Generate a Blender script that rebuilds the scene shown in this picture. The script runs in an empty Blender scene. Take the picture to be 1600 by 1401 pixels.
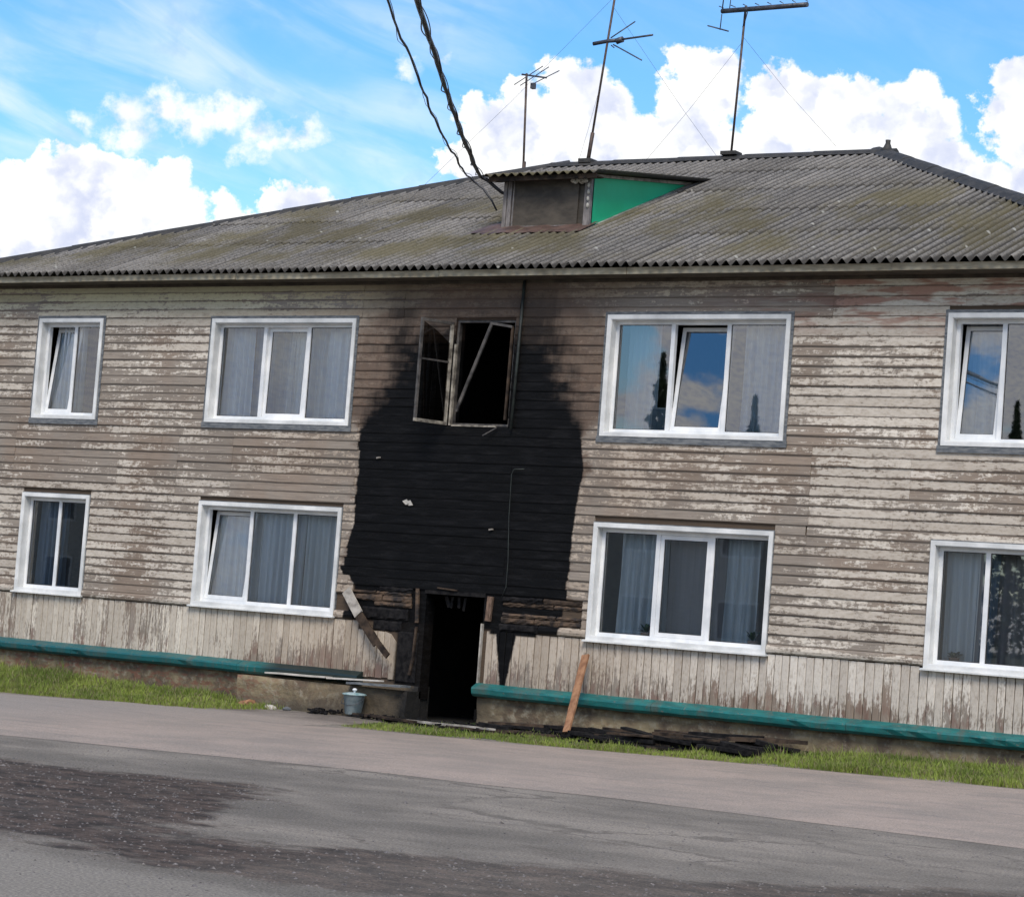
import bpy, bmesh, math, random
from mathutils import Vector, Matrix, noise
R = random.Random(7)
C = bpy.context.scene.collection
SC = bpy.context.scene

# ------------------------------------------------------------------ camera, world, sun, exposure
CAM = Vector((17.3676, -28.1279, 1.5999)); YAW, PIT, ROL, FPX = 0.577938, 0.067277, 0.076314, 3795.93
FW = Vector((-math.sin(YAW)*math.cos(PIT), math.cos(YAW)*math.cos(PIT), math.sin(PIT)))
_r = Vector((math.cos(YAW), math.sin(YAW), 0)); _u = _r.cross(FW)
RT = _r*math.cos(ROL)+_u*math.sin(ROL); UP = -_r*math.sin(ROL)+_u*math.cos(ROL)
cd = bpy.data.cameras.new('camera'); cam = bpy.data.objects.new('camera', cd); C.objects.link(cam)
M = Matrix((RT, UP, -FW)).transposed().to_4x4(); M.translation = CAM; cam.matrix_world = M
cd.sensor_fit = 'HORIZONTAL'; cd.sensor_width = 36; cd.lens = 36*FPX/1600; cd.clip_start = .1; cd.clip_end = 3000
SC.camera = cam
SUN_EL, SUN_AZ = math.radians(50), math.radians(150)      # compass style: azimuth from +Y clockwise
SUN_DIR = Vector((math.sin(SUN_AZ)*math.cos(SUN_EL), math.cos(SUN_AZ)*math.cos(SUN_EL), math.sin(SUN_EL)))
sl = bpy.data.lights.new('sun', 'SUN'); sl.energy = 2.5; sl.angle = math.radians(28); sl.color = (1, .90, .77)
so = bpy.data.objects.new('sun', sl); C.objects.link(so); so.rotation_euler = SUN_DIR.to_track_quat('Z', 'Y').to_euler()
SC.view_settings.view_transform = 'Standard'; SC.view_settings.look = 'None'
SC.view_settings.exposure = .50; SC.view_settings.gamma = 1; SC.view_settings.use_curve_mapping = False

# ------------------------------------------------------------------ node helper
class N:
    def __init__(s, nt): s.nt = nt
    def new(s, t, **k):
        n = s.nt.nodes.new(t)
        for a, b in k.items(): setattr(n, a, b)
        return n
    def put(s, sock, v):
        if v is None: return
        if isinstance(v, bpy.types.NodeSocket): s.nt.links.new(v, sock)
        else:
            if sock.type == 'RGBA' and len(v) == 3: v = (*v, 1)
            sock.default_value = v
    def m(s, op, a, b=None, c=None, clamp=False):
        n = s.new('ShaderNodeMath', operation=op, use_clamp=clamp)
        for i, v in enumerate((a, b, c)): s.put(n.inputs[i], v)
        return n.outputs[0]
    def vm(s, op, a, b=None, out=0):
        n = s.new('ShaderNodeVectorMath', operation=op); s.put(n.inputs[0], a); s.put(n.inputs[1], b)
        return n.outputs[out]
    def sep(s, v): n = s.new('ShaderNodeSeparateXYZ'); s.put(n.inputs[0], v); return n.outputs
    def comb(s, x, y, z):
        n = s.new('ShaderNodeCombineXYZ')
        for i, v in enumerate((x, y, z)): s.put(n.inputs[i], v)
        return n.outputs[0]
    def noise(s, vec, scale, detail=4, rough=.55, dist=0., color=False):
        n = s.new('ShaderNodeTexNoise'); s.put(n.inputs['Vector'], vec); n.inputs['Scale'].default_value = scale
        n.inputs['Detail'].default_value = detail; n.inputs['Roughness'].default_value = rough; n.inputs['Distortion'].default_value = dist
        return n.outputs['Color' if color else 'Fac']
    def vor(s, vec, scale, out='Distance'):
        n = s.new('ShaderNodeTexVoronoi'); s.put(n.inputs['Vector'], vec); n.inputs['Scale'].default_value = scale
        return n.outputs[out]
    def ss(s, v, a, b, lo=0., hi=1.):
        n = s.new('ShaderNodeMapRange', interpolation_type='SMOOTHSTEP'); s.put(n.inputs[0], v)
        for i, q in zip((1, 2, 3, 4), (a, b, lo, hi)): s.put(n.inputs[i], q)
        return n.outputs[0]
    def mix(s, f, a, b, mode='MIX'):
        n = s.new('ShaderNodeMix', data_type='RGBA', blend_type=mode)
        s.put(n.inputs[0], f); s.put(n.inputs[6], a); s.put(n.inputs[7], b); return n.outputs[2]
    def pos(s): return s.new('ShaderNodeNewGeometry').outputs['Position']
    def obj(s): return s.new('ShaderNodeTexCoord').outputs['Object']
    def rnd(s): return s.new('ShaderNodeObjectInfo').outputs['Random']
    def scl(s, v, k): return s.vm('MULTIPLY', v, k)
    def curve(s, v, pts, x0, x1, y0, y1):
        n = s.new('ShaderNodeFloatCurve'); cu = n.mapping.curves[0]
        P = [((a-x0)/(x1-x0), (b-y0)/(y1-y0)) for a, b in pts]
        while len(cu.points) < len(P): cu.points.new(.5, .5)
        for p, q in zip(cu.points, P): p.location = q; p.handle_type = 'VECTOR'
        n.mapping.update()
        s.put(n.inputs['Value'], s.m('DIVIDE', s.m('SUBTRACT', v, x0), x1-x0))
        return s.m('ADD', s.m('MULTIPLY', n.outputs[0], y1-y0), y0)

MATS = {}
def mat(name, fn, **k):
    if name in MATS: return MATS[name]
    m = bpy.data.materials.new(name); m.use_nodes = True; nt = m.node_tree
    b = nt.nodes['Principled BSDF']; n = N(nt); fn(n, b, **k); MATS[name] = m; return m
def bump(n, b, h, st=.3, d=.01):
    q = n.new('ShaderNodeBump'); q.inputs['Strength'].default_value = st; q.inputs['Distance'].default_value = d
    n.put(q.inputs['Height'], h); n.put(b.inputs['Normal'], q.outputs[0])

# ------------------------------------------------------------------ sky with clouds (world)
W = bpy.data.worlds.new('World'); SC.world = W; W.use_nodes = True
def build_world():
    nt = W.node_tree; n = N(nt); bg = nt.nodes['Background']
    sk = n.new('ShaderNodeTexSky', sky_type='NISHITA', sun_disc=False, sun_elevation=SUN_EL, sun_rotation=SUN_AZ)
    sk.altitude = 0; sk.air_density = 1.0; sk.dust_density = .15; sk.ozone_density = 4.0
    hs = n.new('ShaderNodeHueSaturation'); hs.inputs['Saturation'].default_value = 1.27; hs.inputs['Value'].default_value = 1.38
    n.put(hs.inputs['Color'], sk.outputs[0])
    base = hs.outputs[0]
    d = n.vm('NORMALIZE', n.new('ShaderNodeTexCoord').outputs['Generated'])
    fwd = n.vm('DOT_PRODUCT', d, tuple(FW), out='Value')
    fs = n.m('MAXIMUM', fwd, .05)
    K = FPX/100
    u = n.m('MULTIPLY', n.m('DIVIDE', n.vm('DOT_PRODUCT', d, tuple(RT), out='Value'), fs), K)
    v = n.m('MULTIPLY', n.m('DIVIDE', n.vm('DOT_PRODUCT', d, tuple(UP), out='Value'), fs), K)
    p0 = n.comb(u, v, 0.)
    w1 = n.noise(p0, 1.1, 5, .6, color=True); w2 = n.noise(p0, 3.2, 4, .65, color=True)
    off = n.vm('ADD', n.scl(n.vm('SUBTRACT', w1, (.5, .5, .5)), (.75, .75, 0)), n.scl(n.vm('SUBTRACT', w2, (.5, .5, .5)), (.36, .36, 0)))
    p = n.vm('ADD', p0, off)
    def blobs(L):
        f = None
        for x, y, r in L:
            q = n.vm('DISTANCE', p, ((x-800)/100, (700-y)/100, 0), out='Value')
            q = n.m('MULTIPLY_ADD', q, -1., r/100)
            f = q if f is None else n.m('SMOOTH_MAX', f, q, .12)
        return f
    hard = [(20,330,90),(75,285,62),(125,275,50),(150,330,95),(200,310,65),(262,288,42),(290,330,42),(240,380,90),(90,400,130),(320,400,70),(-60,330,90),(-150,300,110),
            (390,345,28),(365,372,50),(440,322,40),(478,320,36),(520,336,36),(560,360,48),(470,380,60),(545,318,22),(415,310,20),(350,322,26),(580,345,40),
            (740,170,28),(770,190,50),(815,150,32),(875,125,36),(912,130,38),(820,230,70),(900,210,80),(955,170,42),(1000,215,50),(980,270,80),(745,250,50),(700,245,25),
            (1050,92,22),(1085,105,36),(1120,112,38),(1075,160,50),(1130,160,30),(1060,230,80),(1140,240,50),
            (1200,152,40),(1235,135,36),(1265,160,50),(1310,140,36),(1345,150,40),(1220,215,60),(1300,220,80),(1400,160,40),(1445,150,36),(1470,185,35),(1400,240,80),(1485,255,50),(1540,275,45),(1600,290,50),
            (1570,105,28),(1590,130,50),(1560,180,38),(1640,160,80),(1600,215,45),(1720,200,90),(1800,260,120),(1500,340,90)]
    soft = [(190,180,36),(205,215,36),(255,170,38),(300,190,36),(290,150,18),(350,175,38),(385,165,28),(400,205,28),(420,230,24),(385,245,22),(475,212,30),(500,218,20),(445,215,20),(130,195,14),(690,100,16),(640,110,10)]
    fh = blobs(hard); fsf = blobs(soft)
    det = n.noise(p0, 2.2, 8, .62); detf = n.m('SUBTRACT', det, .5)
    big = n.noise(p0, .55, 5, .6)
    fh2 = n.m('ADD', fh, n.m('MULTIPLY', detf, .5))
    mh = n.ss(fh2, -.03, .10)
    fs2 = n.m('ADD', fsf, n.m('MULTIPLY', detf, 1.0))
    ms = n.m('MULTIPLY', n.ss(fs2, -.16, .34), .9)
    # thin streaks of high cirrus
    rot = n.comb(n.m('ADD', n.m('MULTIPLY', u, .30), n.m('MULTIPLY', v, -.10)), n.m('ADD', n.m('MULTIPLY', u, .5), n.m('MULTIPLY', v, 1.1)), 0.)
    ci = n.noise(rot, .8, 6, .55, .6)
    mc = n.m('MULTIPLY', n.ss(ci, .36, .80), n.ss(u, 1.5, -2.5, .12, .55))
    front = n.m('MULTIPLY', n.ss(fwd, .5, .7), n.ss(v, 9., 12., 1., 0.))
    front = n.m('MULTIPLY', front, n.ss(n.m('ABSOLUTE', u), 11., 15., 1., 0.))
    # same kind of cumulus out of view, cover thickened to whiten the skylight
    ds = n.sep(d); el = ds[2]
    gp = n.scl(d, (3.4, 3.4, 6.5))
    g = n.m('ADD', n.noise(gp, 1.6, 8, .6), n.ss(el, .05, .75, .05, -.07))
    mg = n.ss(g, .465, .515)
    gd = n.noise(gp, 3.5, 6, .6)
    maskf = n.m('MAXIMUM', mh, n.m('MAXIMUM', ms, mc))
    mask = n.m('ADD', n.m('MULTIPLY', maskf, front), n.m('MULTIPLY', mg, n.m('SUBTRACT', 1., front)))
    # cloud tone: white with bluish-lavender hollows
    t1 = n.ss(n.m('ADD', n.m('MULTIPLY', det, .8), n.m('MULTIPLY', big, .9)), .66, .92)
    t2 = n.ss(gd, .35, .65)
    tone = n.m('ADD', n.m('MULTIPLY', t1, front), n.m('MULTIPLY', t2, n.m('SUBTRACT', 1., front)))
    edge = n.ss(fh2, 0., .35, .35, 0.)
    sm = n.noise(n.vm('ADD', p0, off), 1.1, 3, .5); tone = n.m('ADD', n.m('MULTIPLY', tone, .45), n.m('MULTIPLY', n.ss(sm, .36, .60), .62)); tone = n.m('ADD', tone, n.m('MULTIPLY', edge, front), clamp=True)
    S = 1/.1
    cc = n.mix(tone, (.50*S, .54*S, .68*S, 1), (.82*S, .82*S, .81*S, 1))
    col = n.mix(mask, base, cc)
    n.put(bg.inputs['Color'], col); bg.inputs['Strength'].default_value = .1
build_world()

# ------------------------------------------------------------------ mesh helper
class MB:
    def __init__(s): s.v = []; s.f = []; s.mi = []; s.sm = []
    def add(s, vs, fs, mi=0, smooth=False):
        o = len(s.v); s.v += [tuple(v) for v in vs]
        for f in fs: s.f.append([i+o for i in f]); s.mi.append(mi); s.sm.append(smooth)
        return s
    def box(s, x0, x1, y0, y1, z0, z1, mi=0):
        if x0 > x1: x0, x1 = x1, x0
        if y0 > y1: y0, y1 = y1, y0
        if z0 > z1: z0, z1 = z1, z0
        vs = [(x, y, z) for z in (z0, z1) for y in (y0, y1) for x in (x0, x1)]
        return s.add(vs, [(0, 2, 3, 1), (4, 5, 7, 6), (0, 1, 5, 4), (2, 6, 7, 3), (0, 4, 6, 2), (1, 3, 7, 5)], mi)
    def prism(s, prof, x0, x1, axis='X', mi=0, smooth=False):
        """profile of (y,z) counter-clockwise swept along X"""
        n = len(prof); vs = [(x0, a, b) for a, b in prof]+[(x1, a, b) for a, b in prof]
        fs = [(i, (i+1) % n, n+(i+1) % n, n+i) for i in range(n)]+[tuple(range(n))[::-1], tuple(range(n, 2*n))]
        return s.add(vs, fs, mi, smooth)
    def obox(s, a, b, w, t, up=(0, 0, 1), mi=0):
        """bar from a to b, width w across, thickness t along up"""
        a = Vector(a); b = Vector(b); d = (b-a).normalized(); up = Vector(up); sd = d.cross(up)
        if sd.length < 1e-4: sd = d.cross(Vector((1, 0, 0)))
        sd.normalize(); up = sd.cross(d).normalized(); vs = []
        for p in (a, b):
            for i, j in ((-1, -1), (1, -1), (1, 1), (-1, 1)): vs.append(p+sd*i*w/2+up*j*t/2)
        return s.add(vs, [(0, 1, 2, 3), (7, 6, 5, 4), (0, 4, 5, 1), (1, 5, 6, 2), (2, 6, 7, 3), (3, 7, 4, 0)], mi)
    def tube(s, pts, r, k=8, mi=0, cap=True):
        pts = [Vector(p) for p in pts]; rs = r if isinstance(r, (list, tuple)) else [r]*len(pts)
        o = len(s.v); prev = None
        for i, p in enumerate(pts):
            d = (pts[min(i+1, len(pts)-1)]-pts[max(i-1, 0)]).normalized()
            a = prev if prev is not None else (Vector((0, 0, 1)) if abs(d.z) < .9 else Vector((1, 0, 0)))
            a = (a-d*a.dot(d)).normalized(); prev = a; b = d.cross(a)
            for j in range(k):
                t = 2*math.pi*j/k; s.v.append(tuple(p+(a*math.cos(t)+b*math.sin(t))*rs[i]))
        for i in range(len(pts)-1):
            for j in range(k):
                s.f.append([o+i*k+j, o+i*k+(j+1) % k, o+(i+1)*k+(j+1) % k, o+(i+1)*k+j]); s.mi.append(mi); s.sm.append(True)
        if cap:
            s.f.append([o+j for j in range(k)][::-1]); s.mi.append(mi); s.sm.append(False)
            e = o+(len(pts)-1)*k; s.f.append([e+j for j in range(k)]); s.mi.append(mi); s.sm.append(False)
        return s
    def lathe(s, prof, c=(0, 0, 0), k=24, mi=0):
        o = len(s.v)
        for r, z in prof:
            for j in range(k):
                t = 2*math.pi*j/k; s.v.append((c[0]+r*math.cos(t), c[1]+r*math.sin(t), c[2]+z))
        for i in range(len(prof)-1):
            for j in range(k):
                s.f.append([o+i*k+j, o+i*k+(j+1) % k, o+(i+1)*k+(j+1) % k, o+(i+1)*k+j]); s.mi.append(mi); s.sm.append(True)
        return s
    def mesh(s, name, mats):
        me = bpy.data.meshes.new(name); me.from_pydata(s.v, [], s.f)
        for m in (mats if isinstance(mats, (list, tuple)) else [mats]): me.materials.append(m)
        me.polygons.foreach_set('material_index', s.mi); me.polygons.foreach_set('use_smooth', s.sm); me.update(); return me
    def build(s, name, mats, parent=None, loc=(0, 0, 0), rot=(0, 0, 0), **k):
        return ob(name, s.mesh(name, mats), parent, loc, rot, **k)
def ob(name, me, parent=None, loc=(0, 0, 0), rot=(0, 0, 0), **k):
    o = bpy.data.objects.new(name, me); C.objects.link(o); o.location = loc; o.rotation_euler = rot
    if parent is not None: o.parent = parent
    for a, b in k.items(): o[a] = b
    return o
def thing(name, label, cat, loc=(0, 0, 0), group=None, rot=(0, 0, 0)):
    o = ob(name, None, None, loc, rot, label=label, category=cat)
    if group: o['group'] = group
    return o

# ------------------------------------------------------------------ fire damage mask shared by every material of the facade
LEFTC = [(1.2, -3.62), (1.85, -3.55), (2.05, -3.72), (2.3, -3.72), (2.7, -3.60), (3.4, -3.60), (4.0, -3.62), (4.25, -3.60), (4.5, -3.58), (4.9, -3.42), (5.3, -3.3), (5.7, -3.0), (6.0, -2.0), (6.3, -1.6)]
RIGHTC = [(1.2, .02), (1.85, .10), (2.4, .12), (3.0, .16), (3.6, .22), (4.0, .16), (4.3, .22), (4.7, .24), (5.0, .16), (5.3, .02), (5.6, -.2), (5.9, -.50), (6.3, -.95)]
def lerp_pts(P, z):
    if z <= P[0][0]: return P[0][1]
    for (a, b), (c, d) in zip(P, P[1:]):
        if z <= c: return b+(d-b)*(z-a)/(c-a)
    return P[-1][1]
def char_masks(n):
    """(char, scorch): soaked black and brown smoke stain, in place on the facade"""
    P = n.pos(); x, y, z = n.sep(P)
    row = n.m('FLOOR', n.m('DIVIDE', n.m('SUBTRACT', z, 1.45), .1285))
    wn = n.new('ShaderNodeTexWhiteNoise', noise_dimensions='1D'); n.put(wn.inputs['W'], row)
    jit = n.m('MULTIPLY', n.m('SUBTRACT', wn.outputs['Value'], .5), n.ss(z, 2.6, 2.2, .03, .12))
    L = n.curve(z, LEFTC, 1.2, 6.3, -4, 1); Rr = n.curve(z, RIGHTC, 1.2, 6.3, -4, 1)
    nz = n.m('ADD', n.m('MULTIPLY', n.noise(n.scl(P, (1.6, 1, 2.4)), 1.0, 7, .68), .65), n.m('MULTIPLY', n.noise(n.scl(P, (2., 1, 14.)), 1.3, 5, .65), .35)); nz = n.m('MULTIPLY', n.m('SUBTRACT', nz, .5), 1.9)
    rj = n.m('MULTIPLY', n.m('SUBTRACT', wn.outputs['Value'], .5), .5); sk_ = n.noise(n.vm('ADD', n.scl(P, (1.3, 0, 0)), n.comb(0., row, 0.)), 1.4, 5, .7)
    din = n.m('MINIMUM', n.m('SUBTRACT', x, n.m('ADD', L, jit)), n.m('SUBTRACT', n.m('ADD', Rr, n.m('MULTIPLY', jit, .3)), x))
    up = n.ss(z, 3.95, 4.75)                                  # 0 low and crisp, 1 high and smoky
    d2 = n.m('ADD', din, n.m('MULTIPLY', nz, n.m('MULTIPLY_ADD', up, .8, .07))); d2 = n.m('ADD', d2, n.m('MULTIPLY', n.m('SUBTRACT', sk_, .5), n.m('MULTIPLY', up, 1.5)))
    soft = n.m('MULTIPLY_ADD', up, .80, .03)
    ch = n.ss(n.m('DIVIDE', n.m('ADD', d2, n.m('MULTIPLY', up, .13)), soft), 0., 1.)
    ch = n.m('MULTIPLY', ch, n.ss(n.m('ADD', z, n.m('MULTIPLY', nz, .5)), 5.2, 5.9, 1., .18))
    ch = n.m('MULTIPLY', ch, n.ss(z, 1.30, 1.36))
    # wedge right of the door, burnt strip left of the door
    wx = n.m('ABSOLUTE', n.m('ADD', x, .83)); hw = n.m('ADD', n.m('MULTIPLY_ADD', n.m('SUBTRACT', z, .55), .17, .045), n.m('MULTIPLY', nz, .05))
    wd = n.m('MULTIPLY', n.ss(n.m('SUBTRACT', hw, wx), -.01, .02), n.ss(z, 1.34, 1.33))
    wd = n.m('MAXIMUM', wd, n.m('MULTIPLY', n.ss(n.m('SUBTRACT', .42, n.m('ABSOLUTE', n.m('ADD', x, .72))), 0., .06), n.ss(z, 1.27, 1.30)))
    ch = n.m('MAXIMUM', ch, n.m('MULTIPLY', wd, n.ss(z, 1.45, 1.40)))
    dj = n.m('MULTIPLY', n.ss(x, -2.70, -2.64), n.m('MULTIPLY', n.ss(x, -1.9, -2.), n.ss(z, 1.86, 1.80)))
    ch = n.m('MAXIMUM', ch, n.m('MULTIPLY', dj, .96))
    # tongue of soot up to the eave at the right of the window
    tg = n.m('MAXIMUM', n.m('SUBTRACT', .42, n.m('ABSOLUTE', n.m('ADD', x, .72))), n.m('SUBTRACT', .30, n.m('ABSOLUTE', n.m('ADD', x, 2.95))))
    tg = n.m('MULTIPLY', n.ss(n.m('ADD', tg, n.m('ADD', n.m('MULTIPLY', nz, .3), n.m('MULTIPLY', n.m('SUBTRACT', sk_, .5), 1.3))), -.15, .28), n.m('MULTIPLY', n.ss(z, 4.6, 5.0), n.ss(z, 6.15, 5.5, .25, 1.)))
    ch = n.m('MAXIMUM', ch, n.m('MULTIPLY', tg, .85))
    sc = n.ss(n.m('ADD', n.m('ADD', din, n.m('ADD', n.m('MULTIPLY', nz, .8), n.m('MULTIPLY', n.m('SUBTRACT', sk_, .5), n.m('MULTIPLY', up, 1.2)))), n.m('MULTIPLY', up, .42)), n.m('MULTIPLY_ADD', up, -.70, -.06), .12)
    sc = n.m('MULTIPLY', sc, n.ss(z, 1.30, 1.36))
    eav = n.m('MULTIPLY', n.ss(z, 5.85, 6.3), n.m('MULTIPLY', n.ss(x, -4.4, -2.8), n.ss(x, 1.6, -.2)))
    sc = n.m('MAXIMUM', sc, n.m('MULTIPLY', eav, .9))
    sc = n.m('MAXIMUM', sc, n.m('MULTIPLY', n.m('MULTIPLY', n.ss(n.m('ADD', x, n.m('MULTIPLY', nz, .8)), -4.3, -3.0), n.ss(n.m('ADD', x, n.m('MULTIPLY', nz, 1.2)), 1.5, -.1)), n.m('MULTIPLY', n.ss(z, 3.9, 4.9), .72)))
    return ch, sc
def burn(n, b, col, rough, h=None, st=.5, d=.012, extra=True):
    ch, sc = char_masks(n)
    P = n.pos()
    col = n.mix(n.m('MULTIPLY', sc, .78), col, n.mix(n.noise(P, 5, 4), (.024, .014, .010), (.125, .074, .046)))
    cn = n.noise(n.scl(P, (2.2, 5, 16)), 1., 8, .72)
    dark = n.mix(n.ss(cn, .45, .78), (.0018, .0019, .0022), (.0115, .0115, .0125))
    col = n.mix(ch, col, dark)
    n.put(b.inputs['Base Color'], col); n.put(b.inputs['Specular IOR Level'], n.m('MULTIPLY_ADD', ch, -.30, .42))
    n.put(b.inputs['Roughness'], n.m('MULTIPLY_ADD', ch, -.20, rough))
    vr = n.vor(n.scl(P, (18, 18, 30)), 1.)
    hh = n.m('MULTIPLY', n.m('MULTIPLY', vr, ch), .5)
    if h is not None: hh = n.m('ADD', hh, h)
    bump(n, b, hh, st, d)

def paint(n, b, vert=False):
    P = n.pos(); x, y, z = n.sep(P); r = n.rnd()
    a = (1.2, 6, 9.) if not vert else (11., 6, 1.3)
    Po = n.vm('ADD', P, n.comb(n.m('MULTIPLY', r, 7.), 0., n.m('MULTIPLY', r, 3.)))
    n1 = n.noise(n.scl(Po, a), 2.2, 9, .66, .3)
    n2 = n.noise(n.scl(P, (.55, 1, .8)), 1.3, 4, .5)
    n3 = n.noise(n.scl(Po, (3, 3, 7.) if not vert else (8, 3, 3)), 5.5, 6, .65)
    grain = n.noise(n.scl(Po, (2.2, 20, 95) if not vert else (95, 20, 2.2)), 1.1, 4, .6)
    w = n.m('ADD', n.m('ADD', n.m('MULTIPLY', n1, .66), n.m('MULTIPLY', n2, .62)), n.m('MULTIPLY', n3, .38))
    w = n.m('ADD', w, n.m('MULTIPLY', n.m('SUBTRACT', r, .5), .20))
    w = n.m('ADD', w, n.m('MULTIPLY', n.m('SUBTRACT', grain, .5), .20))
    if not vert:
        # courses sheltered by the eave keep their paint, the middle storey band has lost most of it
        w = n.m('ADD', w, n.ss(z, 5.3, 6.0, 0., -.12))
        mid = n.m('MULTIPLY', n.m('MULTIPLY', n.ss(z, 2.6, 3.3), n.ss(z, 5.3, 4.3)), n.ss(x, 1.5, -4.))
        w = n.m('ADD', w, n.m('MULTIPLY', mid, .10))
        w = n.m('ADD', w, n.ss(x, 3.4, 4.0, 0., -.035)); w = n.m('ADD', w, n.ss(x, -5., -8., 0., -.01))
        rt = n.m('MULTIPLY', n.m('MULTIPLY', n.ss(x, -.2, .4), n.ss(x, 3.75, 3.6)), n.ss(z, 4.1, 3.9))
        w = n.m('ADD', w, n.m('MULTIPLY', rt, .05))
        w = n.m('ADD', w, n.m('MULTIPLY', n.m('MULTIPLY', n.ss(x, 3.9, 3.7), n.ss(x, -4., -2.)), n.ss(z, 5.6, 5.8, 0., .15)))
        fl = n.noise(n.scl(Po, (9, 6, 6)), 2., 7, .75); w = n.m('ADD', w, n.m('MULTIPLY', n.m('SUBTRACT', fl, .5), .50))
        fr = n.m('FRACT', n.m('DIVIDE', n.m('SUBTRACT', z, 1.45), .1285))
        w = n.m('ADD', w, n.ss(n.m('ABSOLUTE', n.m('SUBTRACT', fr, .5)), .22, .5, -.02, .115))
        lo, hi = .775, .875
    else:
        w = n.m('ADD', w, n.m('MULTIPLY', n.ss(z, 1.15, .55, -.10, .11), n.ss(x, -7.5, -4.5, .35, 1.)))
        lo, hi = .82, .95
    bare = n.ss(w, lo, hi)
    pc = n.mix(n.noise(n.scl(Po, (2, 2, 6)), 3., 5, .6), (.43, .39, .33), (.70, .665, .60))
    pc = n.mix(n.m('MULTIPLY', n.ss(z, 5.5, 6.1), n.ss(x, 0., -5., .3, .9)), pc, (.42, .40, .245)) if not vert else n.mix(n.ss(x, -3., 3.), n.mix(.4, pc, (.60, .56, .47)), n.mix(.3, pc, (.66, .64, .60)))
    pc = n.mix(n.ss(n3, .45, .72, 0., .55), pc, (.30, .25, .19)); pc = n.mix(n.m('MULTIPLY', n.ss(x, -6., -3.9), n.m('MULTIPLY', n.ss(x, 3.2, .2), .42)), pc, (.30, .215, .14))
    wc = n.mix(grain, (.085, .073, .062), (.37, .325, .275))
    wc = n.mix(n.ss(n.noise(P, .7, 3), .45, .65, 0., .65), wc, n.mix(grain, (.115, .085, .064), (.33, .255, .195)))
    if not vert:
        rd = n.m('MULTIPLY', n.m('MULTIPLY', n.ss(x, 1.2, 4.2), n.ss(z, 5.35, 5.75)), n.ss(n.noise(n.scl(P, (.8, 1, 5)), 1.4, 4), .46, .56))
        pc = n.mix(n.m('MULTIPLY', rd, .8), pc, (.27, .125, .085)); wc = n.mix(n.m('MULTIPLY', rd, .6), wc, (.16, .07, .05))
    else:
        rd = n.m('MULTIPLY', n.ss(z, 1.05, .6), n.ss(n.noise(n.scl(P, (4, 1, 2)), 1.4, 4), .47, .57))
        wc = n.mix(n.m('MULTIPLY', rd, .6), wc, (.16, .085, .065))
    col = n.mix(bare, pc, wc)
    col = n.mix(.45, col, n.mix(r, (.36, .31, .26), (.72, .68, .61)), 'MULTIPLY') if False else n.mix(1., col, n.mix(r, (.72, .69, .66), (1.08, 1.07, 1.05)), 'MULTIPLY')
    if not vert:
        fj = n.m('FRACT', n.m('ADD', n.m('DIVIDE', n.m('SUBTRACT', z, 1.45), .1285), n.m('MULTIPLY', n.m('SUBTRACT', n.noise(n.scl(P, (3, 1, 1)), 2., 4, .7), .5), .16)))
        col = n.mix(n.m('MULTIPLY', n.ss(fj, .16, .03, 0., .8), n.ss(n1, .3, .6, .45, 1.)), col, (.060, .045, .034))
        bt = n.noise(n.scl(Po, (1.6, 1, 5.)), 2.6, 6, .7); col = n.mix(n.ss(bt, .52, .74, 0., .5), col, (.115, .088, .064))
    else:
        bt = n.noise(n.scl(P, (9, 1, 1.6)), 1.8, 6, .7); col = n.mix(n.ss(bt, .54, .74, 0., .55), col, (.12, .095, .07))
    h = n.m('ADD', n.m('MULTIPLY', bare, -.5), n.m('MULTIPLY', grain, .35))
    burn(n, b, col, .78, h, .55, .006)
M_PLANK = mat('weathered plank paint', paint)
M_BOARD = mat('weathered board paint', lambda n, b: paint(n, b, True))
def core(n, b):
    P = n.pos(); g = n.noise(n.scl(P, (2, 10, 40)), 1.2, 5, .6)
    col = n.mix(g, (.035, .024, .017), (.11, .078, .05))
    burn(n, b, col, .85, g, .6, .01)
M_CORE = mat('old wall timber', core)
def beamm(n, b):
    P = n.pos(); g = n.noise(n.scl(P, (1.6, 10, 34)), 1.2, 6, .65); k = n.noise(P, 3.5, 4, .6)
    col = n.mix(g, (.040, .025, .016), (.155, .10, .060))
    col = n.mix(n.ss(k, .42, .60), col, (.010, .008, .007)); k2 = n.noise(n.scl(P, (2, 1, 3)), 2.2, 6, .7); col = n.mix(n.ss(k2, .5, .6), col, (.03, .02, .014))
    n.put(b.inputs['Base Color'], col); b.inputs['Roughness'].default_value = .8; bump(n, b, g, .6, .01)
M_BEAM = mat('scorched brown beam', beamm)
def simple(c1, c2, scale=8, rough=.6, bst=.15, stretch=(1, 1, 1), spec=.5, metal=0., detail=5):
    def f(n, b):
        P = n.pos(); g = n.noise(n.scl(P, stretch), scale, detail, .6)
        n.put(b.inputs['Base Color'], n.mix(n.ss(g, .3, .7), c1, c2)); b.inputs['Roughness'].default_value = rough
        b.inputs['Specular IOR Level'].default_value = spec; b.inputs['Metallic'].default_value = metal
        bump(n, b, g, bst, .005)
    return f
M_PVC = mat('white pvc', simple((.58, .61, .63), (.78, .79, .79), 2.5, .4, .04))
M_TRIM = mat('white flashing', simple((.50, .515, .51), (.76, .77, .755), 2.2, .5, .08, detail=8))
M_CASE = mat('blue grey casing', simple((.07, .082, .095), (.17, .18, .185), 9, .8, .3, (1, 1, 4)))
M_SILL = mat('pale sill metal', simple((.55, .57, .56), (.72, .73, .71), 5, .5, .1))
M_GASK = mat('black gasket', simple((.012, .013, .015), (.02, .02, .02), 5, .6, .0))
M_CHAR = mat('charred wood', simple((.004, .004, .005), (.018, .017, .017), 14, .8, .9, (1, 1, 1), .12))
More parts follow.
